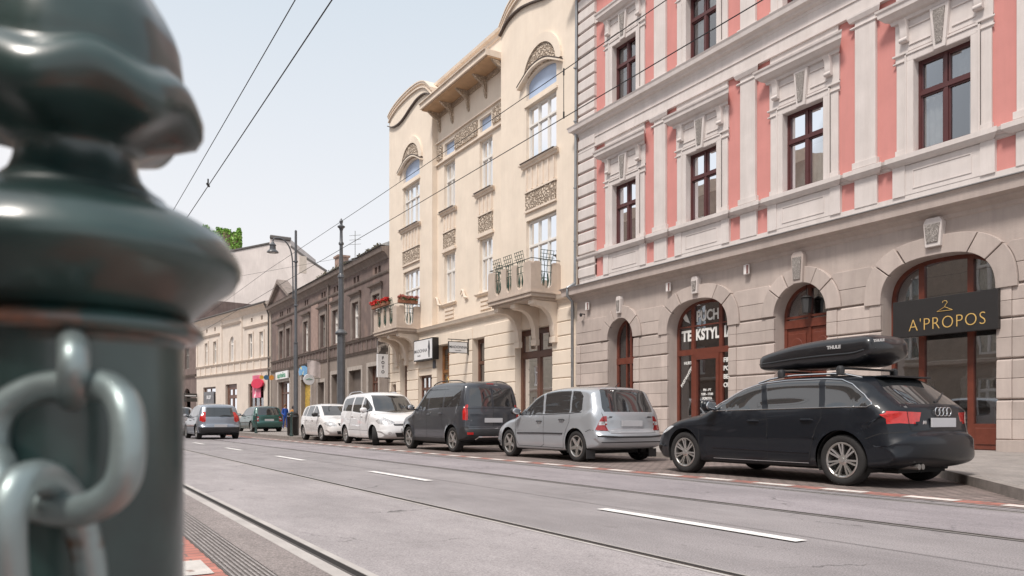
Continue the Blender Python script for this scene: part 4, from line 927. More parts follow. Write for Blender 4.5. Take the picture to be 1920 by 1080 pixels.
# signs on the brown building
o = thing('shop_sign', 'green and white fascia sign over the leftmost shopfront of the brown townhouse', 'sign', (16.9, 66.6, 4.65)); b = MB(); b.box(-.1, .0, -2.0, 2.0, -.32, .32); b.build('board', wp, o)
b = MB(); text_mesh(b, 'apteka', .6, lambda u, v, w: (-.105-w, -u, v), bold=.02, sx=1.7); b.build('lettering', mat('sign_green', (.08, .30, .18), .5), o)
o = thing('shop_sign', 'blue and yellow cut-out sign above the yellow shopfront', 'sign', (16.8, 59.7, 4.62)); b = MB(); P = [(-1.2, -.2), (-.9, .25), (-.3, .4), (.3, .42), (1.0, .3), (1.25, 0), (1.0, -.3), (.2, -.25), (-.6, -.4)]; b.prism(P, lambda u, v, w: (-w, u, v), 0, .08); b.build('board', mat('sign_blue', (.14, .36, .62), .5, var=.4, scale=2, var2=((.62, .55, .2), 2.2, .57)), o)
o = thing('banner', 'pale flag banner hanging above the round sign on the brown townhouse', 'banner', (16.5, 56.0, 4.7)); b = MB(); n = 8; vs = []
for i in range(n+1): vs += [(-.5+1.0*i/n, .05*math.sin(i), -.48-.04*i), (-.5+1.0*i/n, .05*math.sin(i+.6), .55-.02*i)]
b.add(vs, [(2*i, 2*i+1, 2*i+3, 2*i+2) for i in range(n)]); b.build('cloth', mat('banner_cloth', (.66, .58, .56), .8, var=.15), o, smooth=True); b = MB(); b.tube([(-.55, 0, .56), (.5, 0, .56)], .02, 6); b.build('pole', irong, o)
o = thing('round_sign', 'round white projecting sign with a green swoosh on the brown townhouse', 'sign', (16.3, 56.6, 3.82)); b = MB(); b.lathe([(.40, -.05), (.42, 0), (.40, .05)], 28, Matrix.Rotation(R(90), 4, 'X')); b.build('disc', wp, o); b = MB(); b.tube([(-.25, -.055, -.02), (0, -.055, .05), (.25, -.055, .0)], [.01, .035, .01], 6); b.build('swoosh', MATS['sign_green'], o); b = MB(); b.tube([(.4, 0, .1), (.72, 0, .1)], .02, 6); b.build('bracket', irong, o)
for i, (x, mname, c_) in enumerate(((16.9, 'orange disc sign hanging at the left corner of the brown townhouse', (.72, .30, .05)), (16.45, 'dark blue disc sign hanging beside the orange one', (.05, .14, .26)), (16.05, 'small amber disc sign, outermost of the hanging row', (.72, .42, .06)))):
    o = thing('disc_sign', mname, 'sign', (x-.35, 69.0, 4.55), 0, 'disc signs at the corner'); b = MB(); b.lathe([(.02, -.03), (.22 if i != 2 else .18, -.03), (.22 if i != 2 else .18, .03), (.02, .03)], 20, Matrix.Rotation(R(90), 4, 'X')); b.build('disc', mat('disc_%d' % i, c_, .5), o); b = MB(); b.tube([(0, 0, .2), (0, 0, .4)], .015, 5); b.build('hanger', irong, o)

# ================================================================ FAR CREAM TERRACE (street bends left)
fc = thing('terrace_house', 'pale two-storey plastered house with arched centre window at the street bend', 'building', (17, 70.72, 0), BA)
C4 = Fac(fc, 0)
pale = mat('pale_render', (.63, .55, .48), .9, var=.10, scale=1, streak=.2, bump=.1); palet = mat('pale_trim2', (.66, .57, .49), .85, var=.12)
PW = [(2.25, .42), (4.8, .45), (14.2, .45), (16.75, .42)]
hs = [rect(c-a, c+a, 6.7, 9.0) for c, a in PW]+[arch_hole(9.55, .55, 6.65, 8.6, .55, 2, 10)]+[rect(c-.22, c+.22, 10.1, 10.5) for c in (2.25, 4.6, 14.3, 16.7)]
m = MB(); C4.wall(m, rect(.3, 19.9, 5.45, 11.4), hs, 0, .25, 10); C4.wall(m, rect(.3, 19.9, 0, 5.45), [rect(14.1, 17.8, .9, 4.3), rect(8.3, 11.35, .2, 4.4), rect(1.83, 5.44, .5, 4.25)], 0, .35, 10); m.build('wall', pale, fc)
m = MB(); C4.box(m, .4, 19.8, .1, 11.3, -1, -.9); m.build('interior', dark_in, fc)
m = MB(); C4.band(m, .3, 19.9, [(0, 10.9), (.1, 11.0), (.3, 11.25), (.5, 11.35), (.55, 11.55), (0, 11.6)], 0, (0, 0)); C4.band(m, .3, 19.9, [(0, 6.4), (.12, 6.46), (.18, 6.56), (0, 6.6)], 0, (0, 0)); C4.band(m, .3, 19.9, [(0, 5.4), (.14, 5.46), (.2, 5.56), (0, 5.6)], 0, (0, 0))
for k in range(12): C4.box(m, .8+k*1.62, 1.0+k*1.62, 5.6, 6.4, 0, .07)
for a, b in ((1.0, 6.2), (13, 18.2)): C4.band(m, a, b, [(0, 9.55), (.1, 9.6), (.2, 9.75), (0, 9.8)], 0)
C4.band(m, 7.2, 12, [(0, 10.25), (.1, 10.3), (.24, 10.45), (0, 10.5)], 0)
for y in (.4, 6.9, 12.2, 19.5): C4.box(m, y, y+.4, 6.6, 10.9, 0, .07)
m.build_apart('moulding', palet, fc)
for c, a in PW:
    m = MB(); 
    for q0, q1 in ((c-a-.2, c-a), (c+a, c+a+.2)): C4.box(m, q0, q1, 6.6, 9.05, 0, .07)
    C4.box(m, c-a-.2, c+a+.2, 9.0, 9.2, 0, .08); m.build('window_surround', palet, fc)
    casement('window', fc, 2*a, 2.3, wfr, C4.p(-.15, c, 6.7), cols=2, transom=.36, seed=1)
m = MB(); C4.prism(m, arch_hole(9.55, .75, 6.6, 8.6, .75, 2, 10)+arch_hole(9.55, .56, 6.6, 8.6, .56, 2, 10)[::-1], 0, .08) if 0 else C4.box(m, 8.7, 8.95, 6.6, 8.7, 0, .08); C4.box(m, 10.15, 10.4, 6.6, 8.7, 0, .08); m.build('window_surround', palet, fc)
casement('window', fc, 1.1, 2.45, wfr, C4.p(-.15, 9.55, 6.65), cols=2, transom=.3, seed=1)
casement('shop_window', fc, 3.7, 3.4, brn, C4.p(-.2, 15.95, .9), cols=2, transom=.25, fw=.15, seed=3, glassm=glass_dk)
casement('entrance_door', fc, 3.0, 4.2, brn, C4.p(-.25, 9.8, .2), cols=2, transom=.3, fw=.5, mw=.3, seed=3, glassm=glass_dk)
casement('shop_window', fc, 3.6, 3.75, brn, C4.p(-.2, 3.63, .5), cols=3, transom=.2, fw=.15, seed=3, glassm=glass_dk)
m = MB(); C4.side(m, [(.6, 11.56), (-3, 12.2), (-10, 11.5)], .3, 19.9); m.build('roof', mat('slate_roof', (.38, .35, .34), .7, var=.2), fc)
m = MB(); m.tube([C4.p(.55, .3, 11.5), C4.p(.55, 20, 11.5)], .09, 8); m.tube([C4.p(.5, .55, 11.4), C4.p(.3, .5, 10.9), C4.p(.12, .5, 10.4), C4.p(.12, .5, .3)], .07, 8); m.build('gutter', mat('dark_gutter', (.09, .08, .075), .5), fc)
def lp(s, o, z): return (17-o*math.cos(BA)-s*math.sin(BA), 70.72+s*math.cos(BA)-o*math.sin(BA), z)
o = thing('shop_sign', 'crimson oval fascia sign on the pale terrace house', 'sign', lp(2.7, .15, 4.2), BA); b = MB(); b.prism([(1.3*math.cos(t)**1, .45*math.sin(t)) for t in [2*PI*k/24 for k in range(24)]], lambda u, v, w: (-w, u, v), 0, .15); b.build('board', mat('crimson', (.62, .01, .06), .5), o)
o = thing('window_poster', 'pink shop window poster under the crimson sign', 'poster', lp(3.4, .02, 3.9), BA); b = MB(); b.box(-.03, 0, -1.0, .9, -1.0, 1.1); b.build('sheet', mat('pink_poster', (.72, .16, .26), .6, var=.4, scale=1.5, var2=((.8, .7, .7), 1.6, .6)), o)
o = thing('shop_sign', 'grey framed sign in the left window of the pale terrace house', 'sign', lp(15.9, .02, 3.1), BA); b = MB(); b.box(-.06, 0, -1.5, 1.5, -.7, .7); b.build('board', mat('grey_sign', (.16, .16, .17), .5, var=.3), o); b = MB(); text_mesh(b, 'SKLEP', .5, lambda u, v, w: (-.065-w, -u, v+.1), bold=.01); b.build('lettering', wp, o)
o = thing('shop_sign', 'dark double-bar sign projecting at the far end of the pale terrace house', 'sign', lp(19.5, .6, 3.2), BA); b = MB(); b.box(-.9, .5, -.06, .06, .1, .5); b.box(-.9, .5, -.06, .06, -.4, 0); b.build('board', mat('dark_sign', (.05, .045, .04), .5), o); b = MB(); b.box(-.8, .4, -.066, -.061, .2, .3); b.build('stripe', wp, o)
# darker house beyond
dh = thing('corner_house', 'dark brown house with an arched gateway beyond the pale terrace', 'building', lp(20.2, -.1, 0), BA); C5 = Fac(dh, 0)
m = MB(); C5.wall(m, rect(0, 16, 0, 14.2), [arch_hole(3.2, 1.2, .2, 3.2, 1.2, 2, 10), rect(2.4, 3.9, 6.6, 9.0), rect(7, 8.4, 6.6, 9.0), rect(2.4, 3.9, 10.5, 12.5)], 0, .4, 9); m.build('wall', brown, dh); m = MB(); C5.box(m, .2, 15.8, .2, 13, -1, -.9); m.build('interior', dark_in, dh)
m = MB()
for z in (5.6, 9.6, 13.8): C5.band(m, 0, 16, [(0, z), (.15, z+.1), (.3, z+.25), (0, z+.3)], 0)
m.build_apart('cornice', brt, dh)
for y, z, h in ((3.15, 6.6, 2.4), (7.7, 6.6, 2.4), (3.15, 10.5, 2)): casement('window', dh, 1.4, h, MATS['grey_window_frame'], C5.p(-.2, y, z), cols=2, transom=.35)
# tall firewall building behind
def cam_pt(x, y, d):
    return (d*(math.sin(YAW)+(x-960)/1440*math.cos(YAW)), d*(math.cos(YAW)-(x-960)/1440*math.sin(YAW)), .835+(787-y)*d/1440)
fw = thing('tenement_building', 'tall tenement with blank pale plastered firewall and chimney rising behind the roofs', 'building', cam_pt(500, 700, 112))
o0 = Vector(fw.location); 
A = [cam_pt(x, y, d) for x, y, d in ((330, 640, 112), (330, 492, 112), (430, 472, 111), (505, 457, 110), (507, 444, 110), (545, 449, 110), (546, 462, 110), (575, 484, 109), (612, 508, 108), (612, 640, 108))]
dv = Vector((math.sin(YAW)*14, math.cos(YAW)*14, 0)); m = MB(); m.add(A+[tuple(Vector(p)+dv) for p in A], [tuple(range(10)), tuple(range(10, 20))]+[(i, (i+1) % 10, 10+(i+1) % 10, 10+i) for i in range(10)])
firew = mat('firewall_plaster', (.62, .56, .53), .92, var=.14, scale=.35, streak=.3, stain=(.42, .37, .35)); m.build('firewall', firew, fw, org=o0)
m = MB(); P = [A[1], A[2], A[3]]; m.tube([tuple(Vector(p)+Vector((0, 0, .05))) for p in P], .18, 6); m.tube([A[6], A[7], A[8]], .15, 6); m.tube([A[4], A[5]], .3, 6); m.build('roof_edge', MATS['dark_gutter'], fw, org=o0)
m = MB(); c_ = Vector(cam_pt(567, 500, 106)); m.box(c_.x-.5, c_.x+.5, c_.y-.3, c_.y, c_.z-.9, c_.z+1.4); m.build('pale_niche', palet, fw, org=o0)
# ivy-covered chimneys
ivy = mat('ivy_leaves', (.20, .38, .07), .6, var=.5, scale=3, var2=((.28, .44, .10), 1.2, .52))
iv = thing('ivy_covered_ruin', 'row of stumpy chimneys smothered in bright green ivy above the roofs', 'ivy', cam_pt(415, 470, 127)); o0 = Vector(iv.location); rr = random.Random(9)
core = MB(); m = MB()
for x, yt, yb, wpx in ((386, 426, 474, 8), (398, 436, 474, 9), (412, 430, 474, 9), (425, 432, 472, 10), (443, 438, 468, 9), (448, 430, 460, 4), (372, 438, 470, 8)):
    c_ = cam_pt(x, (yt+yb+8)/2, 127); hw = wpx*127/1440; hh = (yb+8-yt)/2*127/1440
    core.box(c_[0]-hw*.7, c_[0]+hw*.7, c_[1]-hw*.7, c_[1]+hw*.7, c_[2]-hh, c_[2]+hh*.8)
    for _ in range(620):
        a = rr.uniform(0, 2*PI); q = (1+.18*noise.noise(Vector((a*1.5, x, _*.01))))*rr.uniform(.85, 1.12); z = rr.uniform(-hh, hh); k = hw*q*(1 if z < hh*.75 else 1-.6*(z/hh-.75)/.25); p = Vector((c_[0]+math.cos(a)*k, c_[1]+math.sin(a)*k, c_[2]+z))
        if rr.random() < .15: p = Vector((c_[0]+rr.uniform(-1, 1)*hw*.7, c_[1]+rr.uniform(-1, 1)*hw*.7, c_[2]+hh*rr.uniform(.85, 1.1)))
        u = Vector((rr.gauss(0, 1), rr.gauss(0, 1), rr.gauss(0, 1))).normalized(); v = u.orthogonal().normalized()*rr.uniform(.14, .3); w3 = u.cross(v); m.add([p-v, p+w3*.7, p+v, p-w3*.7], [(0, 1, 2, 3)])
core.build('masonry', MATS['old_brick'], iv, org=o0); m.build('foliage', ivy, iv, org=o0)
# ================================================================ OPPOSITE SIDE (seen in the glass and beside the bollard)
opp = [(-8.5, 13.4, 8.6, 14.5, 'pale_opposite', (.42, .37, .33), 'buff'), (14.6, 31, 11.6, 13, 'tan_opposite', (.40, .33, .27), 'tan'), (31.2, 50, 17.5, 12, 'brown_opposite', (.34, .26, .21), 'brown'), (50.2, 75, 9.5, 12, 'sand_opposite', (.46, .40, .32), 'sand coloured')]
for y0, y1, h_, x_, mn, c_, word in opp:
    b0 = thing('street_house', 'three-storey %s house on the near side of the street' % word, 'building', (-5.6, (y0+y1)/2, 0), PI); FO = Fac(b0, 0); L_ = (y1-y0)/2
    n = int((y1-y0)/3.3); ws = [-L_+(k+.5)*2*L_/n for k in range(n)]; nf = int((h_-1)/3.1)
    hs = [rect(c-.55, c+.55, 1.0+3.1*f_, 3.0+3.1*f_) for c in ws for f_ in range(nf)]
    m = MB(); FO.wall(m, rect(-L_, L_, 0, h_), hs, 0, .2, 8); m.build('wall', mat(mn, c_, .9, var=.15, streak=.2), b0)
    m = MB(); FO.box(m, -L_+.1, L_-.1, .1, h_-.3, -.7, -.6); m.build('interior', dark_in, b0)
    m = MB(); FO.band(m, -L_, L_, [(0, h_-.5), (.3, h_-.2), (.5, h_), (0, h_+.1)], 0); FO.band(m, -L_, L_, [(0, 3.6), (.15, 3.7), (.2, 3.85), (0, 3.9)], 0); m.build_apart('cornice', palet, b0)
    w0 = casement('window', b0, 1.1, 2.0, wfr, FO.p(-.12, ws[0], 1.0), cols=2, transom=.35, curtain=[(0, 1, 0, .7)], seed=2)
    for c in ws:
        for f_ in range(nf):
            if c == ws[0] and f_ == 0: continue
            copy_tree(w0, FO.p(-.12, c, 1.0+3.1*f_), b0)
# ================================================================ CARS
tyre_m = mat('tyre_rubber', (.022, .021, .021), .85, var=.2, scale=20); alloy = mat('alloy_rim', (.55, .54, .52), .28, metal=.85, var=.1); hubdark = mat('wheel_well', (.012, .012, .012), .9)
chrome = mat('chrome_trim', (.75, .75, .76), .15, metal=1, var=.03); blackpl = mat('black_trim', (.025, .025, .027), .5, var=.1)
redlamp = mat('tail_lamp_red', (.52, .012, .010), .12, var=.25, scale=14, coat=1); redlamp2 = mat('tail_lamp_dim', (.30, .012, .012), .15, var=.25, scale=14, coat=1); whlamp = mat('lamp_clear', (.62, .62, .63), .12, var=.5, scale=20, coat=1, metal=.3); orlamp = mat('lamp_amber', (.55, .18, .03), .2, coat=1)
plate_m = mat('plate_blank', (.50, .50, .52), .5, var=.05); seam_m = mat('panel_gap', (.015, .015, .016), .8)
def mat_carglass():
    m = bpy.data.materials.new('car_glass'); m.use_nodes = True; b = m.node_tree.nodes['Principled BSDF']
    b.inputs['Base Color'].default_value = (.022, .024, .026, 1); b.inputs['Roughness'].default_value = .015; b.inputs['IOR'].default_value = 1.95; b.inputs['Specular IOR Level'].default_value = .5; b.inputs['Coat Weight'].default_value = .3; b.inputs['Coat Roughness'].default_value = .01
    return m
carglass = mat_carglass()
def paint_mat(name, col, metal=.0, rough=.35):
    m = mat(name, col, rough, metal, var=.04, scale=1.2, coat=1); m.node_tree.nodes['Principled BSDF'].inputs['Coat Roughness'].default_value = .03; return m
def lerp(a, b, t): return a+(b-a)*t
def pin(P, u, v):
    c = False; n = len(P)
    for i in range(n):
        (x1, y1), (x2, y2) = P[i], P[(i+1) % n]
        if (y1 > v) != (y2 > v) and u < (x2-x1)*(v-y1)/(y2-y1)+x1: c = not c
    return c
def polyline_at(P, x):
    for (x0, z0), (x1, z1) in zip(P, P[1:]):
        if x0 <= x <= x1: return lerp(z0, z1, (x-x0)/(x1-x0) if x1 > x0 else 0)
    return P[0][1] if x < P[0][0] else P[-1][1]


class CarBody:
    def __init__(s, sp):
        s.sp = sp; L, W = sp['L'], sp['W']; sil = sp['sil']; n = len(sil)
        # closed curve, evenly resampled
        P = []
        for i in range(n):
            p0, p1, p2, p3 = [Vector((*sil[(i+k) % n], 0)) for k in (-1, 0, 1, 2)]; d = (p2-p1).length; k_ = max(2, int(d/.035))
            ten = .5
            for j in range(k_):
                t = j/k_; m1 = (p2-p0)*ten*min(1, d/max(.01, (p1-p0).length)); m2 = (p3-p1)*ten*min(1, d/max(.01, (p3-p2).length))
                h = (2*t**3-3*t**2+1)*p1+(t**3-2*t**2+t)*m1+(-2*t**3+3*t**2)*p2+(t**3-t**2)*m2; P.append((h.x, h.y))
        s.P = P; N = len(P); area = sum(P[i][0]*P[(i+1) % N][1]-P[(i+1) % N][0]*P[i][1] for i in range(N)); sg = 1 if area > 0 else -1
        zs = sp.get('spine_z', .60); x0s, x1s = sp.get('spine', (.75, L-.8)); K, M = 10, 7
        bm = bmesh.new(); rings = []
        nn = sp.get('nn', 2.7); RR = []
        for i in range(N):
            a, b = Vector(P[i-1]), Vector(P[(i+1) % N]); t = (b-a).normalized(); nrm = Vector((t.y, -t.x))*sg
            e = abs(nrm.x)**1.6; q = lerp(sp.get('r_top', .15), sp.get('r_front', .42) if nrm.x > 0 else sp.get('r_rear', .26), e)
            if nrm.y < -.35: q = lerp(q, .07, min(1, (-nrm.y-.35)*2))
            RR.append(q)
        for _ in range(14): RR = [(RR[i-1]+2*RR[i]+RR[(i+1) % N])/4 for i in range(N)]
        BS = []
        for i in range(N):
            a, b = Vector(P[i-1]), Vector(P[(i+1) % N]); t = (b-a).normalized(); BS.append(Vector(P[i])-Vector((t.y, -t.x))*sg*RR[i])
        for _ in range(8): BS = [(BS[i-1]+2*BS[i]+BS[(i+1) % N])/4 for i in range(N)]
        for i in range(N):
            p = Vector(P[i]); base = BS[i]
            q = Vector((max(x0s, min(x1s, base.x)), zs)); row = []
            for k in range(K+1):
                f_ = PI/2*k/K; y = math.sin(f_)**(2/nn) if k else 0; c = p.lerp(base, 1-max(0, math.cos(f_))**(2/nn))
                row.append((c.x, y*s.W(base.x, base.y), c.y))
            for k in range(1, M+1):
                c = base.lerp(q, k/M*.97); row.append((c.x, s.W(c.x, c.y), c.y))
            rings.append(row)
        V = {}
        cols = K+M+1
        for i in range(N):
            for k in range(cols):
                x, y, z = rings[i][k]; V[i, k, 1] = bm.verts.new((x, y, z)); V[i, k, -1] = V[i, k, 1] if k == 0 else bm.verts.new((x, -y, z))
        for i in range(N):
            j = (i+1) % N
            for k in range(cols-1):
                for sd_ in (1, -1):
                    q = [V[i, k, sd_], V[j, k, sd_], V[j, k+1, sd_], V[i, k+1, sd_]]
                    if sd_ < 0: q = q[::-1]
                    try: bm.faces.new(q)
                    except ValueError: pass
        for sd_ in (1, -1):
            try: bm.faces.new([V[i, cols-1, sd_] for i in range(N)])
            except ValueError: pass
        bmesh.ops.remove_doubles(bm, verts=bm.verts, dist=.0008)
        bmesh.ops.recalc_face_normals(bm, faces=bm.faces); bm.normal_update()
        s.bm = bm; s.rid = bm.faces.layers.int.new('rid'); s.bvh = BVHTree.FromBMesh(bm); s.names = {0: 'body'}
    def W(s, x, z):
        sp = s.sp; L = sp['L']; w2 = sp['W']/2; bz = polyline_at(sp['belt'], x)
        tf = max(0, (x-(L-1.3))/1.3); tr_ = max(0, (1.0-x)/1.0)
        w2 *= 1-sp.get('tf', .12)*tf**2.4-sp.get('tr', .06)*tr_**2.2
        w2 *= 1-sp.get('cr', .20)*max(0, (.36-x)/.36)**2-sp.get('cf', .28)*max(0, (x-(L-.42))/.42)**2
        if z < .62: w2 -= .05*((.62-z)/.45)**2
        u = min(1, max(0, (z-.62)/max(.05, bz-.62))); w2 -= .025*u*u
        cz = sp.get('crease')
        if cz: w2 += .012*math.exp(-((z-polyline_at(cz, x))/.03)**2)
        if z > bz: d = z-bz; w2 -= .028*sstep(0, .035, d)+(sp.get('tumble', .33)-.15)*d+sp.get('tcurve', .34)*d*d
        for ax in sp['axles']:
            d = math.hypot(x-ax, z-sp['rw']); w2 += sp.get('flare', .018)*(1-sstep(sp['rw']+.04, sp['rw']+.16, d))
        return max(.05, w2)
    def cut(s, poly, view, rid, name=None, filt=None):
        bm = s.bm; iu, iv = (0, 2) if view == 'side' else ((1, 2) if view in ('front', 'rear') else (0, 1))
        def ok(f):
            n = f.normal
            if view == 'side': r = abs(n.y) > .25
            elif view == 'front': r = n.x > .12
            elif view == 'rear': r = n.x < -.12
            else: r = n.z > .3
            return r and (filt is None or filt(f.calc_center_median()))
        n = len(poly)
        for i in range(n):
            (u0, v0), (u1, v1) = poly[i], poly[(i+1) % n]; lu, hu, lv, hv = min(u0, u1)-.03, max(u0, u1)+.03, min(v0, v1)-.03, max(v0, v1)+.03
            fs = []
            for f in bm.faces:
                if f[s.rid] > 0 or not ok(f): continue
                us = [v.co[iu] for v in f.verts]; vs = [v.co[iv] for v in f.verts]
                if max(us) < lu or min(us) > hu or max(vs) < lv or min(vs) > hv: continue
                fs.append(f)
            if not fs: continue
            no = [0, 0, 0]; no[iu] = -(v1-v0); no[iv] = u1-u0; co = [0, 0, 0]; co[iu] = u0; co[iv] = v0
            g = set(fs)
            for f in fs: g.update(f.edges); g.update(f.verts)
            bmesh.ops.bisect_plane(bm, geom=list(g), plane_co=co, plane_no=Vector(no).normalized(), dist=1e-5)
        c = 0
        bm.normal_update()
        for f in bm.faces:
            if f[s.rid] == 0 and ok(f):
                m = f.calc_center_median()
                if pin(poly, m[iu], m[iv]): f[s.rid] = rid; c += 1
        if name: s.names[rid] = name
        return c
    def hit(s, x, z, side=1):
        r = s.bvh.ray_cast(Vector((x, 3*side, z)), Vector((0, -side, 0))); return (r[0], r[1]) if r[0] is not None else (None, None)
    def hit_end(s, y, z, d):
        r = s.bvh.ray_cast(Vector((10*d, y, z)), Vector((-d, 0, 0))); return (r[0], r[1]) if r[0] is not None else (None, None)
    def ribbon(s, mb, pts, side, wd=.008, lift=.0022, caster=None):
        H = []
        for (a, b), (c, d) in zip(pts, pts[1:]):
            n = max(2, int(math.hypot(c-a, d-b)/.04))
            for k in range(n): H.append((a+(c-a)*k/n, b+(d-b)*k/n))
        H.append(pts[-1]); Q = []
        for u, v in H:
            h = s.hit(u, v, side) if caster is None else caster(u, v)
            if h[0] is not None: Q.append(h)
        if len(Q) < 2: return
        vs = []
        for i, (p, n) in enumerate(Q):
            t = (Q[min(i+1, len(Q)-1)][0]-Q[max(i-1, 0)][0]).normalized(); w3 = t.cross(n).normalized()*wd/2; q = p+n*lift; vs += [q-w3, q+w3]
        mb.add(vs, [(2*i, 2*i+1, 2*i+3, 2*i+2) for i in range(len(Q)-1)])
    def tube(s, mb, pts, side, r=.008, caster=None, closed=False):
        Q = []; P2 = pts+[pts[0]] if closed else pts
        for (a, b), (c, d) in zip(P2, P2[1:]):
            n = max(1, int(math.hypot(c-a, d-b)/.06))
            for k in range(n):
                h = s.hit(a+(c-a)*k/n, b+(d-b)*k/n, side) if caster is None else caster(a+(c-a)*k/n, b+(d-b)*k/n)
                if h[0] is not None: Q.append(h[0]+h[1]*r*.3)
        if not closed:
            h = s.hit(*pts[-1], side) if caster is None else caster(*pts[-1])
            if h[0] is not None: Q.append(h[0]+h[1]*r*.3)
        if len(Q) > 1: mb.tube(Q, r, 6, closed=closed)
    def export(s, root, mats, splits):
        bm = s.bm; bm.normal_update(); bm.verts.index_update(); N = [v.normal.copy() for v in bm.verts]; obs = {}
        groups = {}
        for f in bm.faces:
            r = f[s.rid]
            if r < 0: continue
            key = (r, 0 if r not in splits else (1 if f.calc_center_median().y > 0 else -1)); groups.setdefault(key, []).append(f)
        for key, fs in sorted(groups.items()):
            vm = {}; vs = []; ns = []; ff = []
            for f in fs:
                q = []
                for v in f.verts:
                    if v.index not in vm: vm[v.index] = len(vs); vs.append(v.co.copy()); ns.append(N[v.index])
                    q.append(vm[v.index])
                ff.append(q)
            nm, mt = mats[key[0]]; me = bpy.data.meshes.new(nm); me.from_pydata(vs, [], ff); me.update(); me.polygons.foreach_set('use_smooth', [True]*len(me.polygons)); me.normals_split_custom_set_from_vertices(ns)
            o = link(nm, me, mt, root); obs[key] = o
        bm.free(); return obs

def make_wheel(root, x, y, r, side, style, wd=.205, cover=False):
    """wheel (tyre mesh) with rim child; axis along y, outer face at side*"""
    M = Matrix.Translation((0, 0, 0)) @ Matrix.Rotation(R(-90*side), 4, 'X')
    t = MB(); h = wd/2; rr = r*.69
    t.lathe([(rr, -h*.9), (r*.90, -h), (r*.975, -h*.86), (r, -h*.6), (r, h*.6), (r*.975, h*.86), (r*.90, h), (r*.80, h*1.01), (rr+.012, h*.94), (rr, h*.85)], 40, M, cap=False)
    w_ = t.build('wheel', tyre_m, root, smooth=True, sharp=50); w_.location = (x, y, r)
    g = MB()
    for k in range(3): rrr = r*(.80+.06*k); 
    t = MB(); t.lathe([(rr+.004, h*.95), (rr-.012, h*.98), (rr-.022, h*.90), (rr-.03, h*.5), (rr-.035, -h*.5)], 40, M, cap=False)
    n, kind = style; depth = h*.86
    def sp(u0, w0, u1, w1, an):
        c, s_ = math.cos(an), math.sin(an); pts = [(u0, -w0/2), (u1, -w1/2), (u1, w1/2), (u0, w0/2)]
        vs = []
        for zz in (depth-.035, depth+.004):
            for i, (u, v) in enumerate(pts): z2 = zz-(.018 if u == u0 and zz > depth else 0)+(.008 if u == u1 else 0); vs.append(M @ Vector((u*c-v*s_, u*s_+v*c, z2)))
        t.add(vs, [(3, 2, 1, 0), (4, 5, 6, 7), (0, 1, 5, 4), (1, 2, 6, 5), (2, 3, 7, 6), (3, 0, 4, 7)])
    for k in range(n):
        a = 2*PI*k/n+.3
        if kind == 'double': sp(.045, .022, rr-.015, .024, a-.13); sp(.045, .022, rr-.015, .024, a+.13)
        elif kind == 'star': sp(.03, .085, rr-.015, .045, a)
        elif kind == 'cover': sp(.05, .05, rr-.015, .13, a)
        else: sp(.04, .05, rr-.015, .05, a)
    t.lathe([(.0, depth+.006), (.03, depth+.006), (.034, depth-.004), (.065, depth-.014), (.07, depth-.05)][::-1] if 0 else [(.07, depth-.05), (.065, depth-.012), (.034, depth-.004), (.03, depth+.006), (.001, depth+.006)], 20, M, cap=False)
    rim = t.build('rim', alloy, w_, smooth=True, sharp=35)
    t = MB(); t.lathe([(.001, -h*.2), (rr-.03, -h*.2)], 24, M, cap=False); t.lathe([(.001, h*.25), (rr*.62, h*.25)], 24, M, cap=False); t.build('wheel_shade_disc', mat('brake_shadow', (.03, .028, .027), .7), w_)  # near-black discs backing the spokes, shade inside the wheel put into colour
    return w_

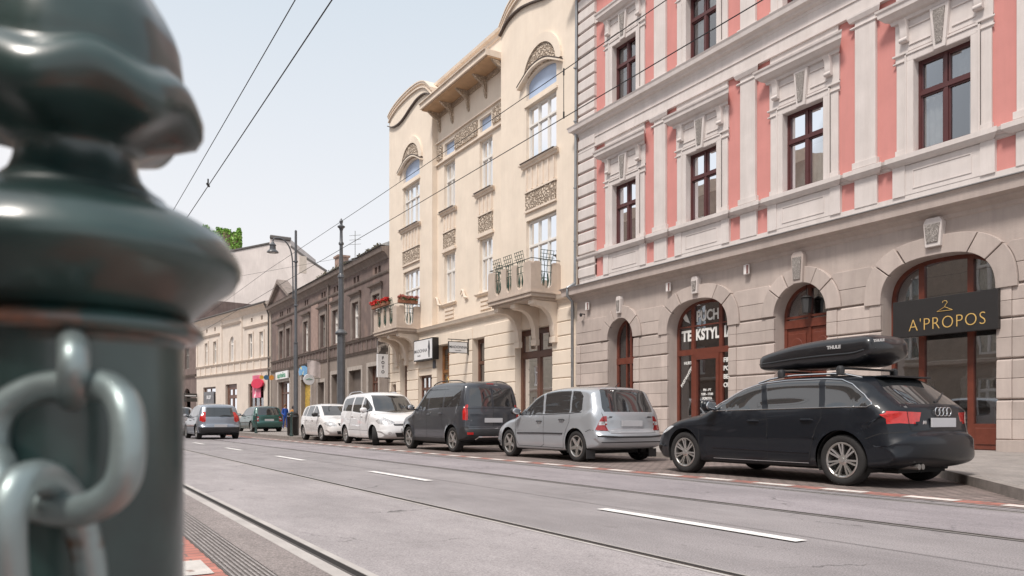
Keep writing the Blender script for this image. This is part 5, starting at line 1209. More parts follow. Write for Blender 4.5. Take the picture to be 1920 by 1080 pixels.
def build_car(name, label, loc, rz, sp, paint, cat='car', group='cars parked and driving along the street'):
    root = thing(name, label, cat, loc, rz, group)
    B = CarBody(sp); L, W, rw = sp['L'], sp['W'], sp['rw']; mats = {0: ('body', paint)}; splits = set(); rid = 1
    # wheel arches
    for ax in sp['axles']:
        ra = rw+sp.get('arch', .045); P = [(ax+ra*math.cos(t), rw+.01+ra*math.sin(t)) for t in [2*PI*k/36 for k in range(36)]]
        B.cut(P, 'side', -5, filt=lambda c: abs(c.y) > W/2-.36 and c.z < .9)
        for f in B.bm.faces:
            if f[B.rid] == 0:
                c = f.calc_center_median()
                if c.z < .45 and abs(c.y) > W/2-.42 and math.hypot(c.x-ax, c.z-rw) < ra+.0: f[B.rid] = -5
    for poly in sp['side_glass']: B.cut(poly, 'side', rid, filt=lambda c: c.z > .75); mats[rid] = ('side_window', sp.get('sg_mat', carglass)); splits.add(rid); rid += 1
    for key, view, nm, mt, split in (('windscreen', 'front', 'windscreen', carglass, 0), ('rear_glass', 'rear', 'rear_window', carglass, 0)):
        if key in sp: B.cut(sp[key], view, rid, filt=lambda c: c.z > .8); mats[rid] = (nm, mt); rid += 1
    for view, nm, mt, poly, split in sp.get('regions', []):
        polys = [poly]
        if view in ('front', 'rear') and split: polys = [poly, [(-u, v) for u, v in poly]]
        for p in polys:
            B.cut(p, view, rid, filt=sp.get('rf', {}).get(nm+':'+view, sp.get('rf', {}).get(nm)))
            mats[rid] = (nm, mt)
            if view == 'side' or (split and len(polys) == 1): splits.add(rid)
            rid += 1
    # ribbons and trims before export
    sm = MB()
    for pl in sp.get('seams', []):
        for sd_ in (1, -1): B.ribbon(sm, pl, sd_, .009)
    for pl in sp.get('rear_seams', []): B.ribbon(sm, pl, 1, .009, caster=lambda u, v: B.hit_end(u, v, -1))
    for pl in sp.get('front_seams', []): B.ribbon(sm, pl, 1, .009, caster=lambda u, v: B.hit_end(u, v, 1))
    if sm.v: sm.build_apart('panel_gap', seam_m, root)
    for nm, mt, pl, r_, closed in sp.get('trims', []):
        for sd_ in (1, -1):
            t = MB(); B.tube(t, pl, sd_, r_, closed=closed)
            if t.v: t.build(nm, mt, root, smooth=True)
    for nm, mt, pl, r_ in sp.get('rear_trims', []):
        t = MB(); B.tube(t, pl, 1, r_, caster=lambda u, v: B.hit_end(u, v, -1)); t.v and t.build(nm, mt, root, smooth=True)
    for nm, mt, pl, r_ in sp.get('front_trims', []):
        t = MB(); B.tube(t, pl, 1, r_, caster=lambda u, v: B.hit_end(u, v, 1)); t.v and t.build(nm, mt, root, smooth=True)
    # handles, mirrors
    for hx, hz in sp.get('handles', []):
        for sd_ in (1, -1):
            p, n = B.hit(hx, hz, sd_)
            if p is None: continue
            t = MB(); t.tube([p+Vector((-.10, 0, 0))-n*.01, p+Vector((-.07, 0, .005))+n*.028, p+Vector((.07, 0, .005))+n*.028, p+Vector((.10, 0, 0))-n*.01], [.010, .013, .013, .010], 8); t.build('door_handle', sp.get('handle_mat', paint), root, smooth=True)
    mx, mz = sp['mirror']
    for sd_ in (1, -1):
        p, n = B.hit(mx, mz, sd_)
        t = MB(); M = Matrix.Translation(p+Vector((0, sd_*.15, .055))) @ Matrix.Diagonal((.075, .125, .082, 1)); prof = [(max(.001, math.cos(a)**.7), math.sin(a)) for a in [R(-90+180*k/10) for k in range(11)]]
        t.lathe(prof, 18, M); mm = t.build('mirror', sp.get('mirror_mat', paint), root, smooth=True, sharp=80)
        t = MB(); t.tube([p-n*.03, p+Vector((0, sd_*.12, .02))], .022, 8); t.build('mirror_arm', blackpl, mm)
        t = MB(); M2 = Matrix.Translation(p+Vector((-.066, sd_*.15, .055))) @ Matrix.Diagonal((.012, .105, .066, 1)); t.lathe(prof, 16, M2); t.build('mirror_glass', chrome, mm, smooth=True)
    # plates
    for d, z in (((-1), sp.get('plate_r', .75)), (1, sp.get('plate_f', .42))):
        p, n = B.hit_end(0, z, d)
        t = MB(); t.box(p.x+d*.004, p.x+d*.022, -.26, .26, z-.057, z+.057); t.build('number_plate', plate_m, root, bevel=.003)
    hits = {k: B.hit_end(v[0], v[1], -1) for k, v in sp.get('marks', {}).items()}
    roofh = {}
    for x, y in sp.get('roofpts', []):
        r_ = B.bvh.ray_cast(Vector((x, y, 3)), Vector((0, 0, -1))); roofh[x, y] = r_[0]
    root_roof = roofh
    obs = B.export(root, mats, splits)
    # arch liners, floor and wheels
    t = MB()
    for ax in sp['axles']:
        ra = rw+sp.get('arch', .045)+.001
        for sd_ in (1, -1):
            n = 20; vs = []
            for k in range(n+1):
                a = R(-25+230*k/n)
                for y in (W/2-.035, W/2-.36): vs.append((ax+ra*math.cos(a), sd_*y, rw+.01+ra*math.sin(a)))
            t.add(vs, [(2*k, 2*k+1, 2*k+3, 2*k+2) for k in range(n)]); t.add([(ax+ra*math.cos(R(-25+230*k/n)), sd_*(W/2-.36), rw+.01+ra*math.sin(R(-25+230*k/n))) for k in range(n+1)], [tuple(range(n+1))])
    t.build_apart('wheel_arch_liner', hubdark, root)
    st = sp.get('wheel', (5, 'star'))
    for i, ax in enumerate(sp['axles']):
        for sd_ in (1, -1):
            w_ = make_wheel(root, ax, sd_*(W/2-.02-.1025), rw, sd_, st)
            if sp.get('steer') and i == 1: w_.rotation_euler = (0, 0, R(sp['steer']))
    t = MB(); t.box(.5, L-.5, -W/2+.4, W/2-.4, .17, .26); t.build('underside', hubdark, root)
    # roof rails
    if sp.get('rails'):
        xa, xb, ry, rh = sp['rails']
        for sd_ in (1, -1):
            k_ = 8; P = []
            for k in range(k_+1):
                x = xa+(xb-xa)*k/k_; p = sp['roof'](x); e = 1-abs(2*k/k_-1)**6; P.append((x, sd_*ry, p+rh*e-.01))
            t = MB(); t.tube(P, .014, 8); t.build('roof_rail', sp.get('rail_mat', chrome), root, smooth=True)
    return root, hits
# ---- black estate with roof box
bl = paint_mat('paint_black_blue', (.006, .008, .012), .0, .4); bl.node_tree.nodes['Principled BSDF'].inputs['Coat Weight'].default_value = .4; bl.node_tree.nodes['Principled BSDF'].inputs['Specular IOR Level'].default_value = .25
def taller(sp, z0, k):
    f = lambda z: z if z < z0 else z0+(z-z0)*k
    for key in ('sil', 'windscreen', 'rear_glass'): sp[key] = [(a, f(b)) for a, b in sp[key]]
    sp['side_glass'] = [[(a, f(b)) for a, b in p] for p in sp['side_glass']]
    sp['rear_trims'] = sp.get('rear_trims', [])
    for k2 in ('rear_seams',): sp[k2] = [[(a, f(b)) for a, b in p] for p in sp.get(k2, [])]
    if 'roof' in sp: r0 = sp['roof']; sp['roof'] = lambda x: f(r0(x))
    sp['regions'] = [(a, b, c, [(u, f(v)) for u, v in p] if b == 'rear_window' else p, e) for a, b, c, p, e in sp['regions']]
    return sp
sil = [(.14, .27), (.04, .34), (.0, .46), (.0, .60), (.035, .665), (.10, .70), (.13, .86), (.15, .985), (.22, 1.04), (.50, 1.225), (.72, 1.36), (.90, 1.405), (1.4, 1.435), (2.05, 1.44), (2.55, 1.405), (2.88, 1.32), (3.25, 1.135), (3.56, .975), (3.75, .935), (4.15, .86), (4.46, .755), (4.62, .64), (4.69, .50), (4.70, .38), (4.64, .26), (4.48, .19), (3.3, .17), (1.3, .18), (.4, .22)]
audi = dict(L=4.70, W=1.826, sil=sil, axles=(1.01, 3.82), rw=.325, spine=(.8, 3.8), belt=[(0, .99), (.5, .995), (3.6, .945), (4.7, .70)], crease=[(0, .80), (3.9, .74), (4.7, .66)], tumble=.36, r_rear=.52, tr=.10, cr=.32, r_front=.5,
    side_glass=[[(3.30, .975), (3.02, 1.12), (2.72, 1.265), (2.50, 1.325), (2.415, 1.34), (2.30, .985)], [(2.20, .99), (2.33, 1.345), (2.0, 1.365), (1.45, 1.36), (1.36, .998)], [(1.27, 1.0), (1.36, 1.358), (1.12, 1.335), (.92, 1.27), (.70, 1.13), (.565, 1.045), (.58, 1.012), (.66, 1.002)]],
    windscreen=[(-.66, .995), (.66, .995), (.60, 1.15), (.53, 1.335), (-.53, 1.335), (-.60, 1.15)],
    rear_glass=[(-.63, 1.03), (.63, 1.03), (.60, 1.2), (.50, 1.345), (-.50, 1.345), (-.60, 1.2)],
    regions=[('side', 'tail_lamp', redlamp, [(-.05, .80), (.08, .775), (.30, .80), (.425, .90), (.30, .925), (-.05, .945)], 0), ('rear', 'tail_lamp', redlamp, [(.44, .815), (.95, .775), (.95, .945), (.40, .925)], 1),
             ('rear', 'rear_bumper_lower', blackpl, [(-.8, .2), (.8, .2), (.78, .33), (-.78, .33)], 0),
             ('side', 'headlamp', whlamp, [(4.05, .735), (4.35, .75), (4.48, .715), (4.62, .60), (4.5, .57), (4.25, .64)], 0), ('front', 'headlamp', whlamp, [(.45, .56), (.8, .62), (.82, .74), (.5, .68)], 1),
             ('front', 'grille', blackpl, [(-.32, .30), (.32, .30), (.38, .62), (.30, .70), (-.30, .70), (-.38, .62)], 0)],
    rf={'rear_bumper_lower': lambda c: c.x < .25, 'tail_lamp': lambda c: c.x < .6, 'tail_lamp:rear': lambda c: c.x < .45, 'headlamp': lambda c: c.x > 3.9},
    seams=[[(2.25, .98), (2.17, .80), (2.17, .32), (2.30, .27)], [(3.42, .94), (3.50, .80), (3.47, .45), (3.36, .30), (3.2, .27)], [(1.32, 1.0), (1.30, .86), (1.38, .72), (1.46, .45), (1.50, .27)], [(1.50, .27), (3.2, .27)], [(.16, .69), (.42, .665), (.62, .60)], [(3.56, .97), (3.9, .92), (4.3, .82)]],
    rear_seams=[[(-.62, 1.0), (-.60, .8), (-.58, .70), (.58, .70), (.60, .8), (.62, 1.0)]],
    trims=[('chrome_window_trim', chrome, [(3.36, .965), (2.25, .978), (1.3, .99), (.62, .992), (.555, 1.02), (.57, 1.05), (.70, 1.145), (.92, 1.285), (1.12, 1.35), (1.4, 1.372), (2.0, 1.378), (2.45, 1.35), (2.74, 1.275), (3.04, 1.13), (3.36, .965)], .0085, False), ('sill_trim', chrome, [(1.5, .265), (2.2, .262), (3.2, .262)], .006, False),
           ('side_crease_trim', bl, [(1.5, .40), (3.2, .42)], .008, False)],
    handles=[(2.42, .815), (1.52, .83)], mirror=(3.18, .99), plate_r=.80, wheel=(7, 'double'), rails=(.95, 2.62, .56, .045), roof=lambda x: polyline_at([(.9, 1.385), (1.4, 1.412), (2.05, 1.418), (2.55, 1.38)], x))
AX, AY = 9.44, 5.18
qx = lambda x: x if x > 1.01 else 1.01-(1.01-x)*.87
for k_ in ('sil',): audi[k_] = [(qx(a), b) for a, b in audi[k_]]
for k_ in ('side_glass', 'seams'): audi[k_] = [[(qx(a), b) for a, b in p] for p in audi[k_]]
audi['regions'] = [(v, n_, m_, [(qx(a), b) for a, b in p] if v == 'side' else p, e) for v, n_, m_, p, e in audi['regions']]
audi['trims'] = [(n_, m_, [(qx(a), b) for a, b in p], r_, c_) for n_, m_, p, r_, c_ in audi['trims']]
car1, _ = build_car('estate_car', 'black estate car carrying a long black roof box, nearest car at the right', (AX, AY, 0), R(90), audi, bl)
for o in [o for o in kids(car1) if o.name.startswith('number_plate')]: pass
# emblem rings, badge, wiper, aerial, exhaust
t = MB()
for k in range(4): t.tube([(.135-.0, (-.12+.08*k)+.052*math.cos(a), .935+.052*math.sin(a)) for a in [2*PI*j/20 for j in range(20)]], .006, 6, closed=True)
t.v = [(x+.095, y, z) for x, y, z in t.v]
t.build('ring_emblem', chrome, car1, smooth=True)
t = MB(); text_mesh(t, 'A4', .055, lambda u, v, w: (.195-w, -u+.45, .80+v), bold=.002); t.build('badge', chrome, car1)
t = MB(); t.tube([(.345, .0, 1.05), (.365, -.15, 1.10), (.48, -.42, 1.18)], [.02, .012, .008], 6); t.build('rear_wiper', blackpl, car1)
t = MB(); t.box(.66, .84, -.48, .48, 1.372, 1.395); t.build('spoiler', bl, car1, bevel=.008)
for y in (.55, .47):
    t = MB(); t.tube([(.45, y, .26), (.20, y, .27)], .035, 12); t.build('exhaust_pipe', mat('steel_dull', (.25,.24,.23), .35, metal=.8), car1, smooth=True)
t = MB(); 
for x in (1.25, 2.20):
    t2 = MB(); t2.box(x-.035, x+.035, -.60, .60, 1.50, 1.525); bar = t2.build('roof_bar', blackpl, car1, bevel=.008)
    for y in (-.58, .58):
        t3 = MB(); t3.lathe([(.05, -.07), (.055, .0), (.045, .03), (.02, .045)], 12, Matrix.Translation((x, y, 1.50))); t3.build('foot', blackpl, bar, smooth=True)
# roof box: own thing resting on the bars
rb = thing('roof_box', 'long glossy black roof box strapped on top of the black estate car', 'roof box', (AX-.06, AY+.80, 1.54), R(90))
def boxprof(x):      # x from 0 rear to 2.25 front
    t_ = x/2.3; top = (.41-.19*max(0, (t_-.22)/.78)**2.2)*(.86+.14*sstep(0, .10, t_)); bot = .0+.05*max(0, (t_-.72)/.28)**1.5+.14*max(0, (.16-t_)/.16)**1.3; w_ = .43*(1-.42*max(0, (t_-.35)/.65)**2.4)*(.90+.10*sstep(0, .06, t_)); return top, bot, w_
t = MB(); ns, nk = 40, 28; vs = []
for i in range(ns+1):
    x = 2.32*(1-math.cos(PI*i/ns))/2; tp, bt, ww = boxprof(x); e = min(1, (x+.001)/.10)**.4*min(1, (2.3201-x)/.20)**.5; zc = bt+(tp-bt)*.45
    for k in range(nk):
        a = 2*PI*k/nk; c, s_ = math.cos(a), math.sin(a); y = ww*e*math.copysign(abs(c)**.45, c); z = zc+((tp-zc) if s_ > 0 else (zc-bt))*e*math.copysign(abs(s_)**.55, s_)
        vs.append((x*.93+.01, y, z))
t.add(vs, [(i*nk+k, i*nk+(k+1) % nk, (i+1)*nk+(k+1) % nk, (i+1)*nk+k) for i in range(ns) for k in range(nk)]+[tuple(range(nk)), tuple(range(ns*nk, ns*nk+nk))])
boxp = paint_mat('box_gloss_black', (.006, .006, .008), 0, .35); boxp.node_tree.nodes['Principled BSDF'].inputs['Coat Weight'].default_value = .5; t.build('shell', boxp, rb, smooth=True, sharp=70)
t = MB()
for sd_ in (1, -1):
    P = []; P2 = []
    for i in range(17):
        x = .06+2.1*i/16; tp, bt, ww = boxprof(x); e = min(1, (x+.001)/.10)**.4*min(1, (2.3201-x)/.20)**.5; P.append((x*.93+.01, sd_*(ww*e+.002), bt+(tp-bt)*.40))
        if 2 <= i <= 14: P2.append((x*.93+.01, sd_*(ww*e*.93+.004), bt+(tp-bt)*(.80-.012*i)))
    t.tube(P, .009, 6); t.tube(P2, .006, 5)
t.build('lid_seam', mat('box_seam', (.05, .055, .06), .3), rb, smooth=True)
t = MB()
for y, s_ in ((.436, 1),): text_mesh(t, 'THULE', .06, lambda u, v, w: (.62-u, .425+w, .262+v), bold=.003, sx=1.15); text_mesh(t, 'THULE', .045, lambda u, v, w: (-.02-u, .405+w, .30+v), bold=.002, sx=1.1)
t.build_apart('lettering', mat('grey_lettering', (.5, .5, .5), .5), rb, gap=.06)
# ---- silver hatchback
sv = paint_mat('paint_silver_blue', (.42, .445, .475), .5, .32)
sil = [(.10, .28), (.02, .36), (.0, .46), (.0, .55), (.045, .61), (.11, .65), (.125, .85), (.145, .945), (.20, 1.05), (.34, 1.30), (.42, 1.40), (.62, 1.445), (1.1, 1.475), (1.7, 1.475), (2.2, 1.43), (2.5, 1.35), (2.9, 1.14), (3.22, .96), (3.4, .915), (3.8, .815), (4.08, .68), (4.2, .54), (4.25, .40), (4.2, .27), (4.05, .2), (3.2, .17), (1.1, .18), (.4, .23)]
stilo = dict(L=4.25, W=1.756, sil=sil, axles=(.80, 3.40), rw=.31, spine=(.7, 3.4), belt=[(0, .95), (.6, .955), (3.2, .925), (4.25, .66)], tumble=.30, r_rear=.30, r_front=.45, tr=.06,
    side_glass=[[(3.0, .95), (2.7, 1.11), (2.36, 1.29), (2.18, 1.35), (2.02, .955)], [(1.95, .96), (2.10, 1.365), (1.6, 1.39), (1.18, 1.385), (1.05, .975)], [(1.0, .98), (1.12, 1.383), (.86, 1.365), (.72, 1.27), (.66, 1.03), (.72, .985)]],
    windscreen=[(-.66, .975), (.66, .975), (.55, 1.35), (-.55, 1.35)],
    rear_glass=[(-.60, .985), (.60, .985), (.62, 1.05), (.545, 1.37), (.50, 1.395), (-.50, 1.395), (-.545, 1.37), (-.62, 1.05)],
    regions=[('side', 'reversing_lamp', whlamp, [(-.05, .73), (.215, .73), (.212, .80), (-.05, .80)], 0), ('rear', 'reversing_lamp', whlamp, [(.62, .73), (.95, .73), (.95, .80), (.64, .80)], 1), ('side', 'tail_lamp', redlamp2, [(-.05, .63), (.12, .625), (.235, .64), (.20, .90), (.14, .92), (-.05, .92)], 0), ('rear', 'tail_lamp', redlamp2, [(.56, .625), (.95, .625), (.95, .92), (.70, .92)], 1),
             ('side', 'headlamp', whlamp, [(3.75, .66), (4.0, .70), (4.15, .60), (4.15, .5), (3.9, .56)], 0)],
    rf={'bumper_lower': lambda c: c.x < .3, 'tail_lamp': lambda c: c.x < .4, 'tail_lamp:rear': lambda c: c.x < .2, 'reversing_lamp': lambda c: c.x < .24, 'reversing_lamp:rear': lambda c: c.x < .2, 'headlamp': lambda c: c.x > 3.6},
    seams=[[(1.98, .95), (1.95, .75), (1.96, .32), (2.1, .26)], [(3.08, .93), (3.10, .75), (3.05, .42), (2.98, .28)], [(1.02, .97), (1.02, .80), (1.12, .62), (1.22, .42), (1.25, .26)], [(1.25, .26), (2.98, .27)], [(.13, .62), (.36, .64), (.48, .60)]],
    rear_seams=[[(-.66, .97), (-.60, .63), (-.55, .575), (.55, .575), (.60, .63), (.66, .97)]],
    trims=[('rub_strip', blackpl, [(1.25, .555), (2.1, .555), (3.0, .545)], .016, False), ('window_seal', blackpl, [(3.05, .94), (2.0, .945), (1.0, .965), (.66, .985)], .008, False)],
    rear_trims=[('bumper_strip', blackpl, [(-.80, .52), (-.4, .50), (.4, .50), (.80, .52)], .018), ('bumper_crease', blackpl, [(-.75, .40), (.75, .40)], .010)],
    handles=[(2.12, .80), (1.28, .83)], handle_mat=blackpl, mirror_mat=blackpl, mirror=(2.93, .97), plate_r=.76, wheel=(5, 'star'))
taller(stilo, .95, 1.10)
car2, _ = build_car('hatchback_car', 'silver blue five-door hatchback parked directly beyond the black estate', (9.76, 11.62, 0), R(90), stilo, sv)
t = MB(); t.tube([(.62, 0, 1.50), (.52, 0, 1.58)], .009, 6); t.build('aerial', blackpl, car2)
t = MB(); text_mesh(t, 'FIAT', .035, lambda u, v, w: (.118-w, -u+.52, .885+v), bold=.002); text_mesh(t, 'STILO', .04, lambda u, v, w: (.118-w, -u-.45, .885+v), bold=.002); t.build('badge', blackpl, car2)
for sx in (-1, 1):
    t = MB(); t.box(.40, .43, sx*.78-.10, sx*.78+.10, .08, .25); t.build('mud_flap', blackpl, car2)
# ---- dark grey van-like leisure vehicle
gp = paint_mat('paint_slate', (.052, .057, .068), .35, .32)
sil = [(.10, .32), (.02, .38), (.0, .50), (.02, .60), (.07, .66), (.075, 1.0), (.10, 1.12), (.17, 1.50), (.24, 1.70), (.40, 1.78), (.9, 1.81), (1.8, 1.82), (2.35, 1.78), (2.65, 1.68), (3.05, 1.40), (3.45, 1.11), (3.62, 1.05), (4.0, .96), (4.22, .82), (4.32, .62), (4.36, .44), (4.30, .29), (4.1, .23), (3.2, .21), (1.1, .21), (.4, .26)]
dok = dict(L=4.36, W=1.751, sil=sil, axles=(.72, 3.53), rw=.325, spine=(.6, 3.5), spine_z=.7, belt=[(0, 1.12), (2.6, 1.10), (3.5, 1.02), (4.36, .75)], tumble=.16, r_top=.14, r_rear=.16, r_front=.45, tr=.03, flare=.03, arch=.06,
    side_glass=[[(3.28, 1.13), (2.98, 1.36), (2.62, 1.58), (2.45, 1.63), (2.32, 1.64), (2.30, 1.12)], [(2.22, 1.13), (2.22, 1.65), (1.38, 1.66), (1.38, 1.16)], [(1.28, 1.16), (1.28, 1.66), (.52, 1.64), (.42, 1.58), (.40, 1.17)]],
    windscreen=[(-.68, 1.12), (.68, 1.12), (.60, 1.66), (-.60, 1.66)],
    rear_glass=[(-.66, 1.17), (-.03, 1.17), (-.03, 1.62), (-.60, 1.62)],
    regions=[('rear', 'rear_window', carglass, [(.03, 1.17), (.66, 1.17), (.60, 1.62), (.03, 1.62)], 0), ('side', 'tail_lamp', redlamp, [(-.05, .82), (.19, .83), (.21, 1.02), (.19, 1.22), (-.05, 1.22)], 0), ('rear', 'tail_lamp', redlamp, [(.73, .82), (.95, .82), (.95, 1.22), (.735, 1.22)], 1),
             ('rear', 'bumper_lower', blackpl, [(-.9, .2), (.9, .2), (.9, .62), (.76, .60), (-.76, .60), (-.9, .62)], 0), ('side', 'bumper_side', blackpl, [(-.1, .2), (.34, .2), (.34, .36), (.30, .60), (.2, .66), (-.1, .66)], 0), ('side', 'sill_cladding', blackpl, [(1.1, .15), (3.15, .15), (3.15, .36), (1.1, .36)], 0)],
    rf={'bumper_lower': lambda c: c.x < .12, 'tail_lamp': lambda c: c.x < .5, 'tail_lamp:rear': lambda c: c.x < .15, 'bumper_side': lambda c: c.x < .5},
    seams=[[(2.26, 1.1), (2.26, .40), (2.3, .36)], [(3.28, 1.10), (3.12, .7), (3.12, .38)], [(1.33, 1.12), (1.30, .75), (1.20, .60)], [(.35, 1.20), (1.33, 1.20)]],
    rear_seams=[[(0, 1.72), (0, .62)], [(-.72, 1.70), (-.74, .64), (.74, .64), (.72, 1.70)], [(-.74, 1.12), (.74, 1.12)]],
    rear_trims=[('bumper_chrome', chrome, [(-.52, .34), (-.45, .40), (.45, .40), (.52, .34)], .016)],
    handles=[(2.12, .98), (1.40, 1.0)], mirror_mat=blackpl, mirror=(3.12, 1.13), plate_r=.82, wheel=(5, 'star'), rails=(.45, 2.3, .62, .055), rail_mat=blackpl, roof=lambda x: polyline_at([(.4, 1.745), (.9, 1.78), (1.8, 1.79), (2.35, 1.75)], x))
taller(dok, 1.12, 1.06)
car3, _ = build_car('leisure_van', 'dark slate high-roofed van with twin rear doors, parked beyond the silver hatchback', (9.67, 17.02, 0), R(90), dok, gp, 'van')
t = MB(); t.box(.255, .30, -.10, .10, 1.735, 1.77); t.build('brake_light', redlamp, car3, bevel=.005)
for y in (.70, -.70):
    t = MB(); t.box(-.004, .03, y-.08, y+.08, .46, .52); t.build('reflector', redlamp, car3)
# ---- white leisure van facing the camera
wh = paint_mat('paint_white', (.74, .74, .75), 0, .35)
sil = [(.10, .32), (.02, .40), (.0, .55), (.05, .66), (.08, 1.0), (.14, 1.35), (.26, 1.66), (.42, 1.75), (.9, 1.79), (1.9, 1.80), (2.4, 1.77), (2.75, 1.66), (3.05, 1.44), (3.42, 1.13), (3.58, 1.08), (3.95, .99), (4.18, .86), (4.32, .70), (4.38, .52), (4.38, .40), (4.30, .27), (4.1, .21), (3.2, .19), (1.1, .20), (.4, .26)]
ber = dict(L=4.38, W=1.81, sil=sil, axles=(.80, 3.53), rw=.315, spine=(.7, 3.4), spine_z=.7, belt=[(0, 1.08), (2.6, 1.05), (3.5, 1.0), (4.38, .75)], tumble=.19, r_top=.15, r_rear=.18, r_front=.62, tf=.16, tr=.03, nn=2.5,
    side_glass=[[(3.20, 1.12), (3.12, 1.22), (2.80, 1.45), (2.60, 1.56), (2.46, 1.58), (2.42, 1.04)], [(2.30, 1.06), (2.32, 1.60), (1.50, 1.62), (1.48, 1.12)], [(1.36, 1.13), (1.38, 1.62), (.56, 1.58), (.46, 1.50), (.42, 1.16)]],
    windscreen=[(-.70, 1.12), (-.2, 1.07), (.2, 1.07), (.70, 1.12), (.66, 1.38), (.60, 1.66), (-.60, 1.66), (-.66, 1.38)],
    rear_glass=[(-.62, 1.12), (.62, 1.12), (.56, 1.62), (-.56, 1.62)],
    regions=[('side', 'headlamp', whlamp, [(3.72, .80), (3.98, .89), (4.16, .82), (4.28, .72), (4.22, .66), (3.95, .70)], 0), ('front', 'headlamp', whlamp, [(.42, .70), (.80, .70), (.84, .88), (.62, .84), (.42, .76)], 1),
             ('front', 'upper_grille', blackpl, [(-.44, .64), (.44, .64), (.48, .71), (-.48, .71)], 0), ('front', 'air_intake', blackpl, [(-.36, .28), (.36, .28), (.44, .42), (-.44, .42)], 0), ('front', 'fog_lamp', whlamp, [(.60+.06*math.cos(a), .40+.05*math.sin(a)) for a in [2*PI*k/10 for k in range(10)]], 1)],
    rf={'headlamp': lambda c: c.x > 3.6},
    seams=[[(2.36, 1.04), (2.36, .36), (2.42, .30)], [(3.22, 1.05), (3.12, .70), (3.08, .34)], [(1.42, 1.1), (1.40, .76), (1.26, .60)], [(1.2, .50), (3.1, .48)]],
    front_seams=[[(-.80, 1.02), (-.72, .92), (-.46, .76), (.46, .76), (.72, .92), (.80, 1.02)]],
    trims=[], front_trims=[('grille_bar', chrome, [(-.42, .675), (.42, .675)], .010)],
    handles=[(2.50, .95), (1.55, .96)], mirror=(3.02, 1.10), plate_f=.50, wheel=(7, 'cover'), steer=-24, rails=(.5, 1.9, .64, .06), roof=lambda x: polyline_at([(.4, 1.72), (.9, 1.76), (1.9, 1.77), (2.35, 1.75)], x))
car4, _ = build_car('leisure_van', 'white high-roofed van facing the viewer with its front wheels turned', (9.80, 27.25, 0), R(-90), ber, wh, 'van')
# ---- white small saloon facing the camera
sil = [(.10, .30), (.02, .38), (.0, .52), (.05, .62), (.10, .85), (.14, .95), (.24, 1.15), (.40, 1.38), (.60, 1.45), (1.2, 1.49), (1.9, 1.49), (2.3, 1.43), (2.7, 1.22), (3.05, 1.0), (3.2, .95), (3.6, .86), (3.85, .74), (3.97, .56), (3.99, .40), (3.94, .28), (3.8, .21), (3.0, .18), (1.1, .19), (.4, .24)]
fab = dict(L=3.99, W=1.66, sil=sil, axles=(.70, 3.14), rw=.30, spine=(.7, 3.1), belt=[(0, .95), (2.9, .93), (3.99, .70)], tumble=.28, r_front=.5, tf=.14,
    side_glass=[[(2.86, .96), (2.5, 1.20), (2.22, 1.36), (2.0, 1.38), (1.92, .95)], [(1.84, .96), (1.90, 1.39), (1.20, 1.39), (1.05, .98)], [(.98, .99), (1.10, 1.38), (.76, 1.34), (.56, 1.08), (.60, 1.0)]],
    windscreen=[(-.62, 1.0), (.62, 1.0), (.54, 1.39), (-.54, 1.39)], rear_glass=[(-.55, 1.0), (.55, 1.0), (.48, 1.36), (-.48, 1.36)],
    regions=[('side', 'headlamp', whlamp, [(3.45, .70), (3.66, .77), (3.85, .70), (3.93, .58), (3.75, .58)], 0), ('front', 'headlamp', whlamp, [(.44, .60), (.74, .60), (.78, .74), (.50, .72)], 1), ('front', 'grille', blackpl, [(-.34, .60), (.34, .60), (.38, .70), (-.38, .70)], 0), ('front', 'air_intake', blackpl, [(-.40, .28), (.40, .28), (.44, .40), (-.44, .40)], 0)],
    rf={'headlamp': lambda c: c.x > 3.4}, seams=[[(1.88, .94), (1.86, .34)], [(2.90, .92), (2.82, .45), (2.75, .32)], [(1.02, .97), (1.05, .72), (1.16, .50)]], handles=[(2.05, .82), (1.2, .84)], mirror=(2.75, .98), mirror_mat=blackpl, plate_f=.48, wheel=(6, 'cover'))
car5, _ = build_car('compact_car', 'small white low-roofed car facing the viewer beyond the white van', (9.72, 32.45, 0), R(-90), fab, paint_mat('paint_white_warm', (.70, .68, .67), 0, .35))
# ---- distant cars
def hatch(**k):
    d = dict(stilo); d.pop('rear_trims', None); d.update(k); return d
car6, _ = build_car('hatchback_car', 'grey blue hatchback with tall red tail lamps driving away on the tram track', (6.12, 34.3, 0), R(91), hatch(wheel=(5, 'star'), plate_r=.58,
    regions=[('rear', 'tail_lamp', redlamp, [(.60, .74), (.95, .74), (.95, 1.16), (.74, 1.16)], 1), ('side', 'tail_lamp', redlamp, [(-.05, .74), (.26, .78), (.34, 1.16), (.2, 1.2), (-.05, 1.2)], 0), ('rear', 'bumper_lower', blackpl, [(-.9, .2), (.9, .2), (.9, .52), (-.9, .52)], 0)],
    rear_glass=[(-.58, .96), (.58, .96), (.52, 1.36), (-.52, 1.36)]), paint_mat('paint_grey_blue', (.25, .28, .33), .4, .3))
t = MB(); t.tube([(.12, .0, 1.0), (.14, -.18, 1.03), (.16, -.45, 1.0)], .014, 5); t.build('rear_wiper', blackpl, car6)
car7, _ = build_car('hatchback_car', 'dark green hatchback standing on the pavement beyond the slim posts', (10.75, 45.2, .12), R(93), hatch(wheel=(5, 'star'), plate_r=.7), paint_mat('paint_dark_green', (.012, .075, .065), .2, .3))
car8, _ = build_car('hatchback_car', 'pale silver car half hidden between the bollard and the grey blue hatchback', (5.55, 42.2, 0), R(92), hatch(wheel=(5, 'star')), paint_mat('paint_pale_silver', (.48, .46, .46), .4, .3))
